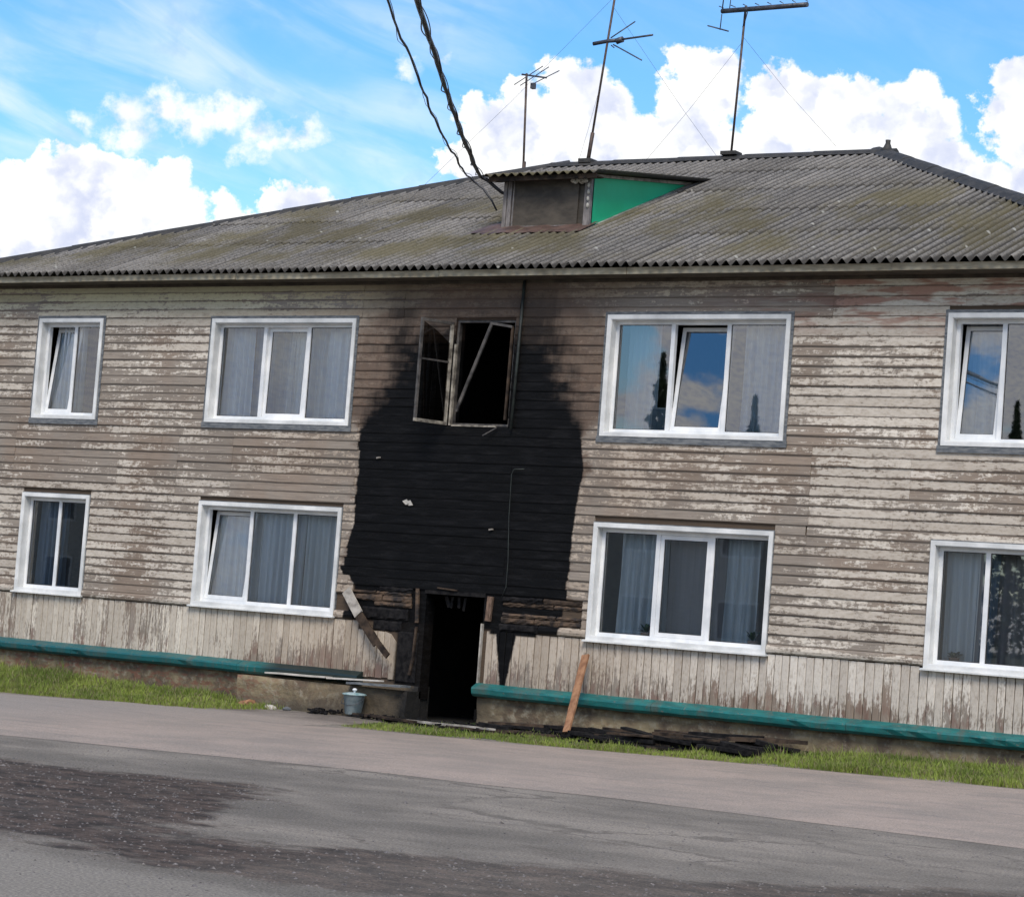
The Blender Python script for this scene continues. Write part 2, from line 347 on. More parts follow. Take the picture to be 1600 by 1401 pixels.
M_CHARB = mat('half burnt wood', simple((.010, .008, .007), (.075, .052, .036), 6, .8, .8, (1, 1, 1), .2))
M_PALEW = mat('grey weathered board', simple((.20, .18, .155), (.46, .43, .38), 7, .75, .4))
M_PALE2 = mat('pale board face', simple((.40, .38, .34), (.56, .53, .48), 7, .7, .3))
M_ORANGE = mat('orange brown raw plank', simple((.17, .075, .035), (.33, .175, .09), 6, .75, .4, (2, 2, .6)))
M_BROWNB = mat('brown door jamb', simple((.06, .035, .022), (.20, .13, .09), 7, .75, .4, (4, 4, 1)))
M_FRAMEW = mat('sooty cream frame', simple((.05, .042, .034), (.38, .35, .29), 7, .6, .3))
M_FRAMED = mat('smoked frame paint', simple((.02, .018, .017), (.11, .10, .09), 7, .6, .3))
M_PIPE = mat('scorched pipe', simple((.006, .008, .008), (.022, .030, .026), 8, .6, .3))
M_SOOTY = mat('sooty inside', simple((.003, .003, .003), (.010, .010, .011), 3, .85, .4))
M_ROOM = mat('room paint', simple((.09, .088, .08), (.14, .135, .125), 2, .8, .0))
M_STEEL = mat('dark antenna metal', simple((.03, .035, .045), (.09, .10, .12), 9, .5, .1, metal=.4))
M_RUST = mat('rusty mast steel', simple((.035, .025, .022), (.10, .07, .055), 12, .6, .1, metal=.3))
M_CABLE = mat('black cable sheath', simple((.008, .010, .016), (.022, .025, .032), 9, .45, .1))
M_RIDGE = mat('dark ridge cap', simple((.014, .014, .013), (.040, .037, .032), 6, .7, .4))
M_FASC = mat('beige fascia', simple((.22, .19, .13), (.42, .38, .28), 3, .75, .3, (1, 1, 5)))
M_SOFF = mat('dark soffit', simple((.035, .028, .02), (.08, .065, .045), 4, .85, .3))
def teal(n, b):
    P = n.pos(); g = n.noise(n.scl(P, (1.5, 5, 5)), 2.5, 6, .65); r = n.noise(P, 22, 3, .6)
    x, y, z = n.sep(P)
    col = n.mix(n.ss(g, .3, .7), (.006, .085, .085), (.012, .150, .143))
    col = n.mix(n.ss(x, -2., -10.), col, (.006, .085, .095))
    col = n.mix(n.ss(r, .60, .72, 0., .8), col, (.13, .12, .10)); dt = n.noise(n.scl(P, (2.5, 1, 1)), 2., 7, .7); col = n.mix(n.ss(dt, .46, .70, 0., .7), col, (.075, .085, .07))
    col = n.mix(n.m('MULTIPLY', n.ss(x, -5.2, -4.6), n.ss(x, -2, -2.4)), col, (.006, .018, .018))
    n.put(b.inputs['Base Color'], col); b.inputs['Roughness'].default_value = .42; bump(n, b, g, .3, .01)
M_TEAL = mat('teal ledge paint', teal)
def plaster(n, b):
    P = n.pos(); x, y, z = n.sep(P)
    g = n.noise(P, 2.2, 7, .62); k = n.noise(P, 9, 6, .65); br = n.noise(n.scl(P, (5, 5, 13)), 1.3, 4, .6)
    col = n.mix(n.ss(g, .35, .66), (.085, .062, .042), (.235, .19, .115))
    col = n.mix(n.ss(k, .5, .68, 0., .6), col, (.32, .29, .22))
    col = n.mix(n.m('MULTIPLY', n.ss(x, -4., -5.5, .1, .8), n.ss(br, .48, .6)), col, (.17, .075, .048))
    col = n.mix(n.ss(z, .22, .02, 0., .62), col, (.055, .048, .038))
    col = n.mix(n.m('MULTIPLY', n.ss(x, -4.2, -2.6), n.ss(x, -.9, -1.25)), col, n.mix(k, (.02, .018, .015), (.13, .10, .062)))
    col = n.mix(n.ss(n.m('ADD', x, n.m('MULTIPLY', k, .5)), -2.25, -2.0, 0., n.ss(x, -1.9, -2., 0., .97)), col, (.004, .004, .004))
    n.put(b.inputs['Base Color'], col); b.inputs['Roughness'].default_value = .9; bump(n, b, n.m('ADD', g, k), .8, .03)
M_PLAST = mat('foundation plaster', plaster)
def roofm(n, b, slope=True):
    P = n.pos(); x, y, z = n.sep(P); r = n.rnd()
    big = n.noise(n.scl(P, (.5, .35, 0)), 1.3, 5, .6); st = n.noise(n.scl(P, (7, .45, 0)), 1.5, 6, .62); fine = n.noise(P, 26, 5, .65)
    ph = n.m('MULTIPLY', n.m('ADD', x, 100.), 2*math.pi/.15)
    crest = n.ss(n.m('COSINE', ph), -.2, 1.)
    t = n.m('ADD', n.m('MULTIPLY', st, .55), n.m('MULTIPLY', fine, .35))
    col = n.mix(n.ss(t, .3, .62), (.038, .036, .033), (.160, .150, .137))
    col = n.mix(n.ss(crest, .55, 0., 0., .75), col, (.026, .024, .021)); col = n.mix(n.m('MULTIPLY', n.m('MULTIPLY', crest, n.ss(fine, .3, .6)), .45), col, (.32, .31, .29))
    moss = n.m('MULTIPLY', n.ss(n.m('ADD', big, n.m('MULTIPLY', st, .4)), .62, .80), n.m('MULTIPLY', n.ss(y, 5.0, 3.2), n.ss(y, -.5, .3)))
    col = n.mix(n.m('MULTIPLY', moss, .75), col, n.mix(fine, (.050, .044, .016), (.110, .092, .034)))
    col = n.mix(1., col, n.mix(r, (.72, .71, .70), (1.1, 1.09, 1.08)), 'MULTIPLY')
    lic = n.ss(n.vor(P, 2.3), .10, .05)
    col = n.mix(n.m('MULTIPLY', lic, .6), col, (.38, .38, .34))
    n.put(b.inputs['Base Color'], col); b.inputs['Roughness'].default_value = .85; bump(n, b, fine, .5, .006)
M_ROOF = mat('asbestos slate', roofm)
M_GREEN = mat('green dormer panel', simple((.006, .40, .185), (.008, .48, .235), 1.2, .45, .02))
M_DPANEL = mat('dormer shutter board', simple((.035, .030, .024), (.085, .072, .056), 3, .8, .4, (1, 1, 2)))
M_DGREY = mat('dormer post grey', simple((.12, .11, .105), (.24, .22, .21), 6, .7, .3, (3, 1, 1)))
M_APRON = mat('brown apron metal', simple((.05, .030, .024), (.12, .075, .06), 5, .6, .2))
M_FOAM = mat('pale mounting foam', simple((.34, .32, .27), (.52, .50, .44), 14, .9, .8))
def glass(n, b, tint=(.9, .95, .96), base=.10, gain=1.6):
    nt = n.nt; nt.nodes.remove(b); out = [q for q in nt.nodes if q.type == 'OUTPUT_MATERIAL'][0]
    tr = n.new('ShaderNodeBsdfTransparent'); tr.inputs[0].default_value = (*tint, 1)
    gl = n.new('ShaderNodeBsdfGlossy'); gl.inputs['Roughness'].default_value = .012
    bm = n.new('ShaderNodeBump'); bm.inputs['Strength'].default_value = .012; bm.inputs['Distance'].default_value = .02
    n.put(bm.inputs['Height'], n.noise(n.pos(), 1.6, 2)); n.put(gl.inputs['Normal'], bm.outputs[0])
    fr = n.new('ShaderNodeFresnel'); fr.inputs[0].default_value = 1.52
    mx = n.new('ShaderNodeMixShader'); n.put(mx.inputs[0], n.m('MULTIPLY_ADD', fr.outputs[0], gain, base, clamp=True))
    nt.links.new(tr.outputs[0], mx.inputs[1]); nt.links.new(gl.outputs[0], mx.inputs[2]); nt.links.new(mx.outputs[0], out.inputs[0])
M_GLASS = mat('double glazing', glass)
M_GLASSR = mat('coated glazing', lambda n, b: glass(n, b, (.7, .78, .82), .16, 1.9))
M_GLASSS = mat('smoked glass', lambda n, b: glass(n, b, (.18, .15, .12), .01, .6))
def cloth(c1, c2, tr=.35):
    def f(n, b):
        nt = n.nt; out = [q for q in nt.nodes if q.type == 'OUTPUT_MATERIAL'][0]
        P = n.pos(); g = n.noise(n.scl(P, (26, 26, 1.2)), 1., 4, .6); n.put(b.inputs['Base Color'], n.mix(g, c1, c2)); b.inputs['Roughness'].default_value = .9
        t = n.new('ShaderNodeBsdfTransparent'); mx = n.new('ShaderNodeMixShader'); mx.inputs[0].default_value = tr
        nt.links.new(b.outputs[0], mx.inputs[1]); nt.links.new(t.outputs[0], mx.inputs[2]); nt.links.new(mx.outputs[0], out.inputs[0])
    return f
M_NET = mat('pale net curtain', cloth((.52, .62, .72), (.90, .95, 1.), .18))
M_NETD = mat('grey net curtain', cloth((.42, .48, .53), (.78, .84, .88), .12))
M_DRAPE = mat('slate drape', cloth((.12, .16, .22), (.30, .37, .46), .0))
M_TAUPE = mat('taupe blind', cloth((.20, .19, .20), (.31, .30, .31), .0))
M_WINE = mat('wine drape', cloth((.09, .05, .06), (.19, .12, .135), .0))
M_LEAF = mat('houseplant leaf', simple((.015, .045, .018), (.05, .11, .035), 12, .5, .1))
M_POT = mat('plant pot', simple((.25, .13, .08), (.35, .2, .13), 5, .7, .1))
M_BUCKET = mat('grey blue enamel', simple((.15, .20, .21), (.30, .36, .37), 9, .45, .2))
M_BUCKL = mat('blue green lid enamel', simple((.12, .24, .25), (.38, .46, .47), 12, .35, .1))

# ------------------------------------------------------------------ ground heights
def li(P, x):
    if x <= P[0][0]: return P[0][1]
    for (a, b), (c, d) in zip(P, P[1:]):
        if x <= c: return b+(d-b)*(x-a)/(c-a)
    return P[-1][1]
FOOT = [(-14, .13), (-6.4, .10), (-5.2, .0), (-4.7, -.03), (-1.2, .0), (.5, .06), (3.4, .10), (6.6, .18), (9, .24)]
EDGE = [(-14, -.16), (-8.1, -.14), (-5.6, -.06), (-3.3, -.04), (-1.9, -.07), (.8, -.03), (4.4, .04), (7.6, .09), (9, .11)]
YE = -2.2
def gz(x, y):
    f, e = li(FOOT, x), li(EDGE, x)
    if y >= -.1: return f
    if y >= YE: return f+(e-f)*((-.1-y)/(-.1-YE))
    if y >= -9: return e*(1-(YE-y)/(YE*1.+9.)) if YE-y < 9+YE else 0
    return 0.
def grid(xs, ys, dz, fn=None):
    m = MB(); nx = len(xs)
    vs = [(x, y, gz(x, y)+dz+(fn(x, y) if fn else 0)) for y in ys for x in xs]
    m.add(vs, [(j*nx+i, j*nx+i+1, (j+1)*nx+i+1, (j+1)*nx+i) for j in range(len(ys)-1) for i in range(nx-1)], 0, True)
    return m
def frange(a, b, s):
    k = int(round((b-a)/s)); return [a+(b-a)*i/k for i in range(k+1)]
def soil(n, b):
    P = n.pos(); g = n.noise(P, 3, 6, .65); k = n.noise(P, 30, 4, .6)
    col = n.mix(g, (.045, .038, .025), (.11, .095, .065)); col = n.mix(n.ss(n.noise(P, .5, 4), .4, .6), col, (.045, .075, .02))
    n.put(b.inputs['Base Color'], col); b.inputs['Roughness'].default_value = .95; bump(n, b, k, .8, .02)
M_SOIL = mat('soil', soil)
def pathm(n, b):
    P = n.pos(); x, y, z = n.sep(P)
    g = n.noise(P, .75, 8, .68); k = n.noise(P, 60, 3, .7); s = n.noise(n.scl(P, (.5, 2, 1)), 1.6, 7, .65)
    col = n.mix(n.ss(g, .36, .64), (.275, .238, .204), (.350, .290, .244))
    col = n.mix(n.ss(x, -1., -5.), col, (.275, .248, .222))
    col = n.mix(n.ss(s, .50, .72, 0., .45), col, (.17, .155, .15))
    col = n.mix(n.m('MULTIPLY', n.ss(y, -2.6, -1.4), n.ss(g, .3, .6)), col, (.13, .115, .10))
    # narrow worn cracks
    cr = n.vor(n.vm('ADD', n.scl(P, (.6, .8, 1)), n.scl(n.noise(P, 1.5, 5, .6, color=True), (.8, .8, 0))), .7, 'Distance')
    col = n.mix(n.m('MULTIPLY', n.ss(k, .3, .75), .85), n.mix(1., col, (.66, .655, .65), 'MULTIPLY'), n.mix(1., col, (1.38, 1.37, 1.36), 'MULTIPLY'))
    n.put(b.inputs['Base Color'], col); b.inputs['Roughness'].default_value = .93; b.inputs['Specular IOR Level'].default_value = .2; bump(n, b, n.m('ADD', k, g), .5, .006)
M_PATH = mat('pinkish asphalt', pathm)
def roadm(n, b):
    P = n.pos(); x, y, z = n.sep(P)
    g = n.noise(n.scl(P, (.7, 1., 1)), .55, 7, .64); k = n.noise(P, 48, 4, .72); s = n.noise(n.scl(P, (.8, 1.4, 1)), 2.1, 8, .7)
    col = n.mix(n.ss(g, .34, .66), (.150, .138, .120), (.275, .248, .212))
    col = n.mix(n.ss(s, .52, .70, 0., .55), col, (.115, .100, .085))
    # damp dark dirt: a long patch across the near road, with ragged edges
    wob = n.m('ADD', n.m('MULTIPLY', n.m('SUBTRACT', g, .5), 3.4), n.m('MULTIPLY', n.m('SUBTRACT', s, .5), 2.2))
    yc = n.curve(x, [(2, -15.), (3, -15.), (4.5, -14.6), (5.9, -15.4), (6.5, -16.3), (7, -16.3), (7.6, -16.6), (8.2, -16.4), (9, -16.1), (10, -15.7), (11.4, -14.2), (14, -12)], 2, 14, -20, -10)
    hw = n.curve(x, [(2, 2.5), (3, 2.7), (4.5, 2.7), (5.9, 1.9), (6.5, 1.0), (7, .8), (7.6, .9), (8.2, 1.2), (9, 1.5), (10, 1.4), (11.4, 1.9), (14, 2)], 2, 14, 0, 4)
    dd = n.m('ADD', n.m('SUBTRACT', hw, n.m('ABSOLUTE', n.m('SUBTRACT', y, yc))), wob)
    dark = n.m('MULTIPLY', n.ss(dd, -.25, .45), n.m('MULTIPLY', n.ss(x, 7.6, 9., 1., .72), n.ss(n.noise(n.scl(P, (1.2, 1.6, 1)), 1.7, 7, .7), (.30), .48, .72, 1.)))
    dc = n.mix(n.ss(n.noise(n.scl(P, (.8, 1.2, 1)), 4, 8, .75), .38, .66), (.018, .014, .012), (.115, .083, .066))
    col = n.mix(n.m('MULTIPLY', dark, .93), col, dc)
    ce = n.new('ShaderNodeTexVoronoi', feature='DISTANCE_TO_EDGE'); n.put(ce.inputs['Vector'], n.vm('ADD', n.scl(P, (.5, .8, 1)), n.scl(n.noise(P, 1.3, 6, .65, color=True), (.9, .9, 0)))); ce.inputs['Scale'].default_value = .8
    col = n.mix(n.m('MULTIPLY', n.ss(ce.outputs[0], .035, .008), n.ss(g, .46, .58, 0., .5)), col, (.055, .05, .045))
    lt = n.ss(n.m('ADD', n.m('SUBTRACT', -17.5, y), n.m('MULTIPLY', wob, .3)), -.2, .3)
    col = n.mix(lt, col, n.mix(g, (.20, .185, .16), (.27, .25, .22)))
    col = n.mix(n.ss(n.vor(n.vm('ADD', P, n.noise(P, 3, 2, .5, color=True)), 3.1), .09, .03, 0., .4), col, (.27, .25, .22))
    col = n.mix(n.m('MULTIPLY', n.ss(k, .3, .75), .9), n.mix(1., col, (.52, .52, .52), 'MULTIPLY'), n.mix(1., col, (1.55, 1.53, 1.5), 'MULTIPLY'))
    n.put(b.inputs['Base Color'], col); b.inputs['Specular IOR Level'].default_value = .15; n.put(b.inputs['Roughness'], n.m('MULTIPLY_ADD', dark, -.12, .95)); bump(n, b, n.m('ADD', k, n.m('MULTIPLY', s, 2.)), .8, .012)
M_ROAD = mat('old grey asphalt', roadm)

# ground, path and road
m = MB(); S = 1500
m.add([(-S, -S, -.35), (S, -S, -.35), (S, S, -.35), (-S, S, -.35)], [(0, 1, 2, 3)])
m.build('ground', M_SOIL, kind='structure')
grid(frange(-60, 60, 1.), [-2.25]+frange(-2.2, -.1, .3)+[.2, 3, 8, 16, 40], -.004).build('verge', M_SOIL, kind='structure')
grid(frange(-90, 90, 1.5), [-60, -40, -30]+frange(-26, -2.0, .5), 0).build('road', M_ROAD, kind='structure')
def path_mesh():
    m = MB(); xs = frange(-60, 60, .25); r = []
    for x in xs:
        yo = li([(-60, -14), (-.03, -10.37), (3.15, -9.4), (6.44, -8.95), (10.1, -8.95), (60, -9)], x)+.10*noise.noise(Vector((x*.9, 0, 3)))+.06*noise.noise(Vector((x*4, 0, 5)))
        yi = YE+.10*noise.noise(Vector((x*.8, 7, 3)))+.05*noise.noise(Vector((x*3.5, 2, 5)))
        if -4.6 < x < -2.2: yi = -.45
        r.append((x, yo, yi))
    vs = []; K = 9
    for x, yo, yi in r:
        for j in range(K):
            y = yo+(yi-yo)*j/(K-1); vs.append((x, y, gz(x, y)+(.010 if 0 < j < K-1 else .002)))
    m.add(vs, [(i*K+j, (i+1)*K+j, (i+1)*K+j+1, i*K+j+1) for i in range(len(xs)-1) for j in range(K-1)], 0, False)
    return m
path_mesh().build('path', M_PATH, kind='structure')

# ------------------------------------------------------------------ the house
BX0, BX1 = -11.76, 7.99
ZE, SL, RLX, RRX, RY = 6.3268, .40727, -5.015, 1.235, 6.749
EX0, EX1 = RLX-RY-.5, RRX+RY+.5
house = thing('apartment_building', 'two-storey wooden house with peeling cream siding and a burnt black entrance', 'house')
WINS = [  # x0, x1, z0, z1, upper?, divisions, tilted sash index
    (-10.09, -8.73, 4.10, 5.69, True, 2), (-6.52, -3.81, 4.11, 5.68, True, 3), (.44, 3.20, 4.07, 5.72, True, 3), (5.38, 6.78, 4.07, 5.73, True, 2),
    (-10.13, -8.70, 1.36, 2.915, False, 2), (-6.48, -3.80, 1.36, 2.92, False, 3), (.46, 3.16, 1.32, 2.90, False, 3), (5.34, 6.76, 1.31, 2.89, False, 2)]
BW = (-2.06, -1.06, 4.16, 5.66); DOOR = (-2.22, -1.24, -.05, 1.78)
OPEN = [(w[0], w[1], w[2], w[3]) for w in WINS]+[BW, DOOR]
# timber core around the openings
xs = sorted({BX0, BX1, *[v for o in OPEN for v in o[:2]]}); zs = sorted({.3, 6.3, *[v for o in OPEN for v in o[2:]]})
zs = [z for z in zs if z >= .3]
m = MB()
for i in range(len(xs)-1):
    run = None
    for j in range(len(zs)-1):
        cx, cz = (xs[i]+xs[i+1])/2, (zs[j]+zs[j+1])/2
        hole = any(o[0] < cx < o[1] and o[2] < cz < o[3] for o in OPEN)
        if not hole: run = (run[0], zs[j+1]) if run else (zs[j], zs[j+1])
        if (hole or j == len(zs)-2) and run: m.box(xs[i], xs[i+1], .0, .22, *run); run = None
m.box(BX0, BX0+.22, .22, 13.3, .3, 6.3); m.box(BX1-.22, BX1, .22, 13.3, .3, 6.3); m.box(BX0, BX1, 13.3, 13.52, .3, 6.3)
m.build('wall', M_CORE, house)
m = MB()       # rooms behind the openings
m.box(BX0+.22, -3.3, .23, 4.2, 3.25, 3.45); m.box(-.2, BX1-.22, .23, 4.2, 3.25, 3.45)
m.box(BX0+.22, -3.3, 4.2, 4.3, .4, 6.25); m.box(-.2, BX1-.22, 4.2, 4.3, .4, 6.25)
m.box(BX0+.22, -3.3, .23, 4.2, .35, .45); m.box(-.2, BX1-.22, .23, 4.2, .35, .45)
m.box(BX0+.22, -3.3, .23, 4.2, 6.0, 6.1); m.box(-.2, BX1-.22, .23, 4.2, 6.0, 6.1)
for x in (-7.6, 4.3): m.box(x-.05, x+.05, .23, 4.2, .45, 6.0)
m.box(-3.3, -3.2, .23, 4.3, .4, 6.1); m.box(-.2, -.1, .23, 4.3, .4, 6.1)
m.build('interior', M_ROOM, house)
m = MB(); m.box(-3.19, -.21, .23, 5, -.06, -.01); m.box(-3.19, -.21, .23, 5, 2.9, 3.0); m.box(-3.19, -3.1, .23, 5, 0, 6.1); m.box(-.30, -.21, .23, 5, 0, 6.1)
m.box(-3.1, -.3, 4.9, 5, 0, 6.1); m.box(-3.1, -.3, .23, 5, 6.0, 6.1)
for i in range(7): m.box(-2.2, -1.25, 1.4+i*.28, 1.7+i*.28, .0, .17*(i+1))   # stair
m.build('burnt_hall', M_SOOTY, house)
# foundation
def rough_wall(x0, x1, y, z0f, z1f, amp, sx=.12, nz=7, deep=.3):
    m = MB(); X = frange(x0, x1, sx); vs = []
    for x in X:
        a, b2 = z0f(x), z1f(x)
        for j in range(nz+1):
            z = a+(b2-a)*j/nz; yy = y+amp*(noise.noise(Vector((x*2.3, z*4, 1)))+.5*noise.noise(Vector((x*8, z*14, 4)))); vs.append((x, yy, z))
        vs.append((x, y+deep, b2))
    K = nz+2
    m.add(vs, [(i*K+j, (i+1)*K+j, (i+1)*K+j+1, i*K+j+1) for i in range(len(X)-1) for j in range(K-1)], 0, True)
    for X_, s in ((x0, 0), (x1, len(X)-1)):
        b = s*K; c = [vs[b+j] for j in range(K)]; o = [(p[0], y+deep, p[2]) for p in c]
        m.add(c+o, [(j, j+1, K+j+1, K+j) for j in range(K-1)])
    return m
def base(x): return li(FOOT, x)-.15
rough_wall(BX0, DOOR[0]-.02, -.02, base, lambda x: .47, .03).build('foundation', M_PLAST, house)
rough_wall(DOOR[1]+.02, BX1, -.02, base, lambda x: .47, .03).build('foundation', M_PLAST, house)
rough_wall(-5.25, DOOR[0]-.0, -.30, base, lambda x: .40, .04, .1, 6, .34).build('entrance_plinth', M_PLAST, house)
MB().box(DOOR[0]-.02, DOOR[1]+.02, -.02, .24, -.2, .015).build('threshold', M_SOOTY, house)

# horizontal planks -----------------------------------------------------------
CH = .1285; Z0 = 1.45
SEAMS = [(-10.15, 5.7, 6.3), (-8.2, 3.0, 3.5), (-7.0, 2.9, 3.95), (-5.93, 3.0, 4.05), (-3.72, 4.75, 6.3), (-2.98, 5.6, 6.3), (-1.0, 4.0, 6.3), (-.95, 1.8, 3.6), (.35, 4.15, 6.3), (3.62, 2.75, 4.05), (3.78, 5.72, 6.3), (-10.4, 3.0, 4.0), (5.0, 3.1, 3.9), (-6.0, 5.8, 6.3)]
def inview(x, z): return -11.3 < x < 7.1
def plank_mesh(x0, x1, z0, h, th, jit, charred):
    L = x1-x0; k = max(2, int(L/.28)); m = MB(); vs = []; sd = R.random()*100
    sag = R.uniform(-.004, .004)
    for i in range(k+1):
        x = x0+L*i/k; x += 0 if i in (0, k) else R.uniform(-.04, .04)
        nb = noise.noise(Vector((x*2.7, sd, 0)))*jit+R.uniform(-.25, .25)*jit; t = th+noise.noise(Vector((x*1.7, sd, 9)))*.004
        zb = z0+nb+sag*math.sin(math.pi*i/k)
        ex0 = R.uniform(-.02, .02) if (charred and i in (0, k)) else 0
        vs += [(x+ex0, -.002, z0+h+.012), (x, -.008-(.3*t), z0+h+.012), (x, -.004-t, zb+.008), (x+ex0, -.004-t*.9, zb), (x, -.001, zb+.004)]
    fs = []
    for i in range(k):
        for a in range(5):
            b = (a+1) % 5; fs.append((i*5+a, i*5+b, (i+1)*5+b, (i+1)*5+a))
    fs += [tuple(range(5))[::-1], tuple(range(k*5, k*5+5))]
    m.add(vs, [f[::-1] for f in fs]); return m
far = MB(); cnt = 0; row = 0
while Z0+row*CH < 6.19:
    z0 = Z0+row*CH; zc = z0+CH/2; h = min(CH, 6.21-z0)
    segs = [(BX0, BX1)]
    def cut(segs, a, b):
        o = []
        for s, e in segs:
            if b <= s or a >= e: o.append((s, e)); continue
            if a > s: o.append((s, a))
            if b < e: o.append((b, e))
        return [q for q in o if q[1]-q[0] > .05]
    for w in WINS:
        if w[2]-.03 < zc < w[3]+.03: segs = cut(segs, w[0]-.005, w[1]+.005)
    if BW[2]-.02 < zc < BW[3]: segs = cut(segs, BW[0], BW[1])
    Lc, Rc = lerp_pts(LEFTC, zc), lerp_pts(RIGHTC, zc)
    if zc < 1.84: segs = cut(segs, -3.55+R.uniform(-.1, .05) if zc > 1.7 else -3.78, .36)
    elif zc < DOOR[3]+.0: segs = cut(segs, DOOR[0], DOOR[1])
    cuts = [s[0] for s in SEAMS if s[1] < zc < s[2]]
    if 1.84 < zc < 4.3: cuts += [Lc+(R.uniform(-.09, .05) if zc < 2.5 else R.uniform(-.03, .03)), Rc+R.uniform(-.015, .015)]
    # free random butt joints
    for _ in range(2):
        if R.random() < .55: cuts.append(R.choice([-9, -7.8, -5, -4.4, 1.2, 2.3, 3.9, 4.6, 5.2])+R.uniform(-.5, .5))
    for (s, e) in segs:
        pts = [s]+sorted(c for c in cuts if s+.12 < c < e-.12)+[e]
        for a, b in zip(pts, pts[1:]):
            if b-a < .03: continue
            charred = 1.8 < zc < 4.35 and Lc-.1 < (a+b)/2 < Rc+.1
            th = R.uniform(.018, .029)-(.006 if charred else 0)
            pm = plank_mesh(a+.0015, b-.0015, z0, h, th, .0065 if charred else .0045, charred)
            if b < -11.2 or a > 7.0 or cnt >= 299: far.add(pm.v, pm.f)
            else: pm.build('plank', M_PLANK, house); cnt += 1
    row += 1
print('planks', cnt)
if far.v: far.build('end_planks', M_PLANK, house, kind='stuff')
# rounded moulding at the foot of the planks
def mould(a, b): return MB().prism([(0, 1.335), (.0, 1.455), (-.03, 1.45), (-.05, 1.425), (-.058, 1.39), (-.05, 1.355), (-.03, 1.337)], a, b, smooth=False)
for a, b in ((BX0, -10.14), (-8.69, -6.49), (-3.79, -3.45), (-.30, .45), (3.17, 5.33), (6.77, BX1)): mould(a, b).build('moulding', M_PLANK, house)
# vertical boards --------------------------------------------------------------
cnt = 0; x = BX0
while x < BX1-.02:
    w = R.uniform(.105, .128); a, b = x, min(x+w, BX1); x += w; xc = (a+b)/2
    if -2.62 < xc < DOOR[1]+.03: continue
    zt = 1.325+.0*R.random(); z0 = .54+R.uniform(-.01, .01)
    for wd in WINS[4:]:
        if wd[0]-.05 < xc < wd[1]+.05: zt = wd[2]-.01
    top = lambda q: 1.205-.02*max(0, (q+3.3))-.20*max(0, min(1, (q+2.93)/.30))**3
    za, zb_ = (top(a), top(b)) if -3.35 < xc < -2.60 else (zt, zt)
    zj = R.uniform(-.006, .004); za += zj; zb_ += zj
    t = R.uniform(.014, .024); m = MB(); k = 5; vs = []; sk = R.uniform(-.004, .004)
    for i in range(k+1):
        z = z0+(za-z0)*i/k; zz = z0+(zb_-z0)*i/k; j1, j2 = R.uniform(-.0025, .0025), R.uniform(-.0025, .0025)
        vs += [(a+.006+j1+sk*i/k, -.001, z), (a+.006+j1+sk*i/k, -t+.004, z), (a+.012+j1, -t-.002, z+(zz-z)*.1), (b-.012+j2, -t-.002, z+(zz-z)*.9), (b-.003+j2+sk*i/k, -t+.004, zz), (b-.003+j2, -.001, zz)]
    fs = [(i*6+q, i*6+(q+1) % 6, (i+1)*6+(q+1) % 6, (i+1)*6+q) for i in range(k) for q in range(6)]+[(0, 1, 2, 3, 4, 5), tuple(range(k*6+5, k*6-1, -1))]
    m.add(vs, [f[::-1] for f in fs]); m.build('vertical_board', M_BOARD, house)
# bare beams where the planks burnt off
def rbeam(x0, x1, z0, z1, y0, y1, mt, jit=.006):
    k = max(2, int((x1-x0)/.06)); vs = []; jit = .011
    for i in range(k+1):
        x = x0+(x1-x0)*i/k; a, b = R.uniform(-jit, jit), R.uniform(-jit, jit)
        vs += [(x, y1, z0), (x, y0+.01, z0+a), (x, y0+b, z0+.02), (x, y0+a, z1-.02), (x, y0+.012, z1+b), (x, y1, z1)]
    fs = [(i*6+q, i*6+(q+1) % 6, (i+1)*6+(q+1) % 6, (i+1)*6+q) for i in range(k) for q in range(6)]+[(0, 1, 2, 3, 4, 5), tuple(range(k*6+5, k*6-1, -1))]
    return MB().add(vs, fs).build('beam', mt, house)
def lath_rows(x0, x1, z0, z1, hs):
    z = z0; q = 0
    while z < z1-.02:
        h = hs[q % len(hs)]; a = x0+R.uniform(0, .05); mid = x0+(x1-x0)*R.uniform(.3, .7)
        for (p, e) in ((a, mid-.01), (mid+.01, x1-R.uniform(0, .06))):
            if R.random() < .86: rbeam(p, e, z, min(z+h-.006, z1), R.uniform(-.034, -.016), -.002, R.choice([M_BEAM, M_BEAM, M_CHARB, M_CHAR]))
        z += h; q += 1
lath_rows(-3.50, -2.43, 1.56, 1.84, [.065, .09, .055, .07]); rbeam(-3.3, -2.5, 1.38, 1.53, -.03, -.002, M_CHAR); rbeam(-3.1, -2.6, 1.21, 1.35, -.02, -.002, M_CHAR)
lath_rows(-.95, .42, 1.46, 1.84, [.08, .055, .09, .06, .075])
rbeam(-.95, -.32, 1.345, 1.44, -.03, -.002, M_CHAR); rbeam(-2.64, -2.30, .5, 1.22, -.015, -.002, M_CHAR)
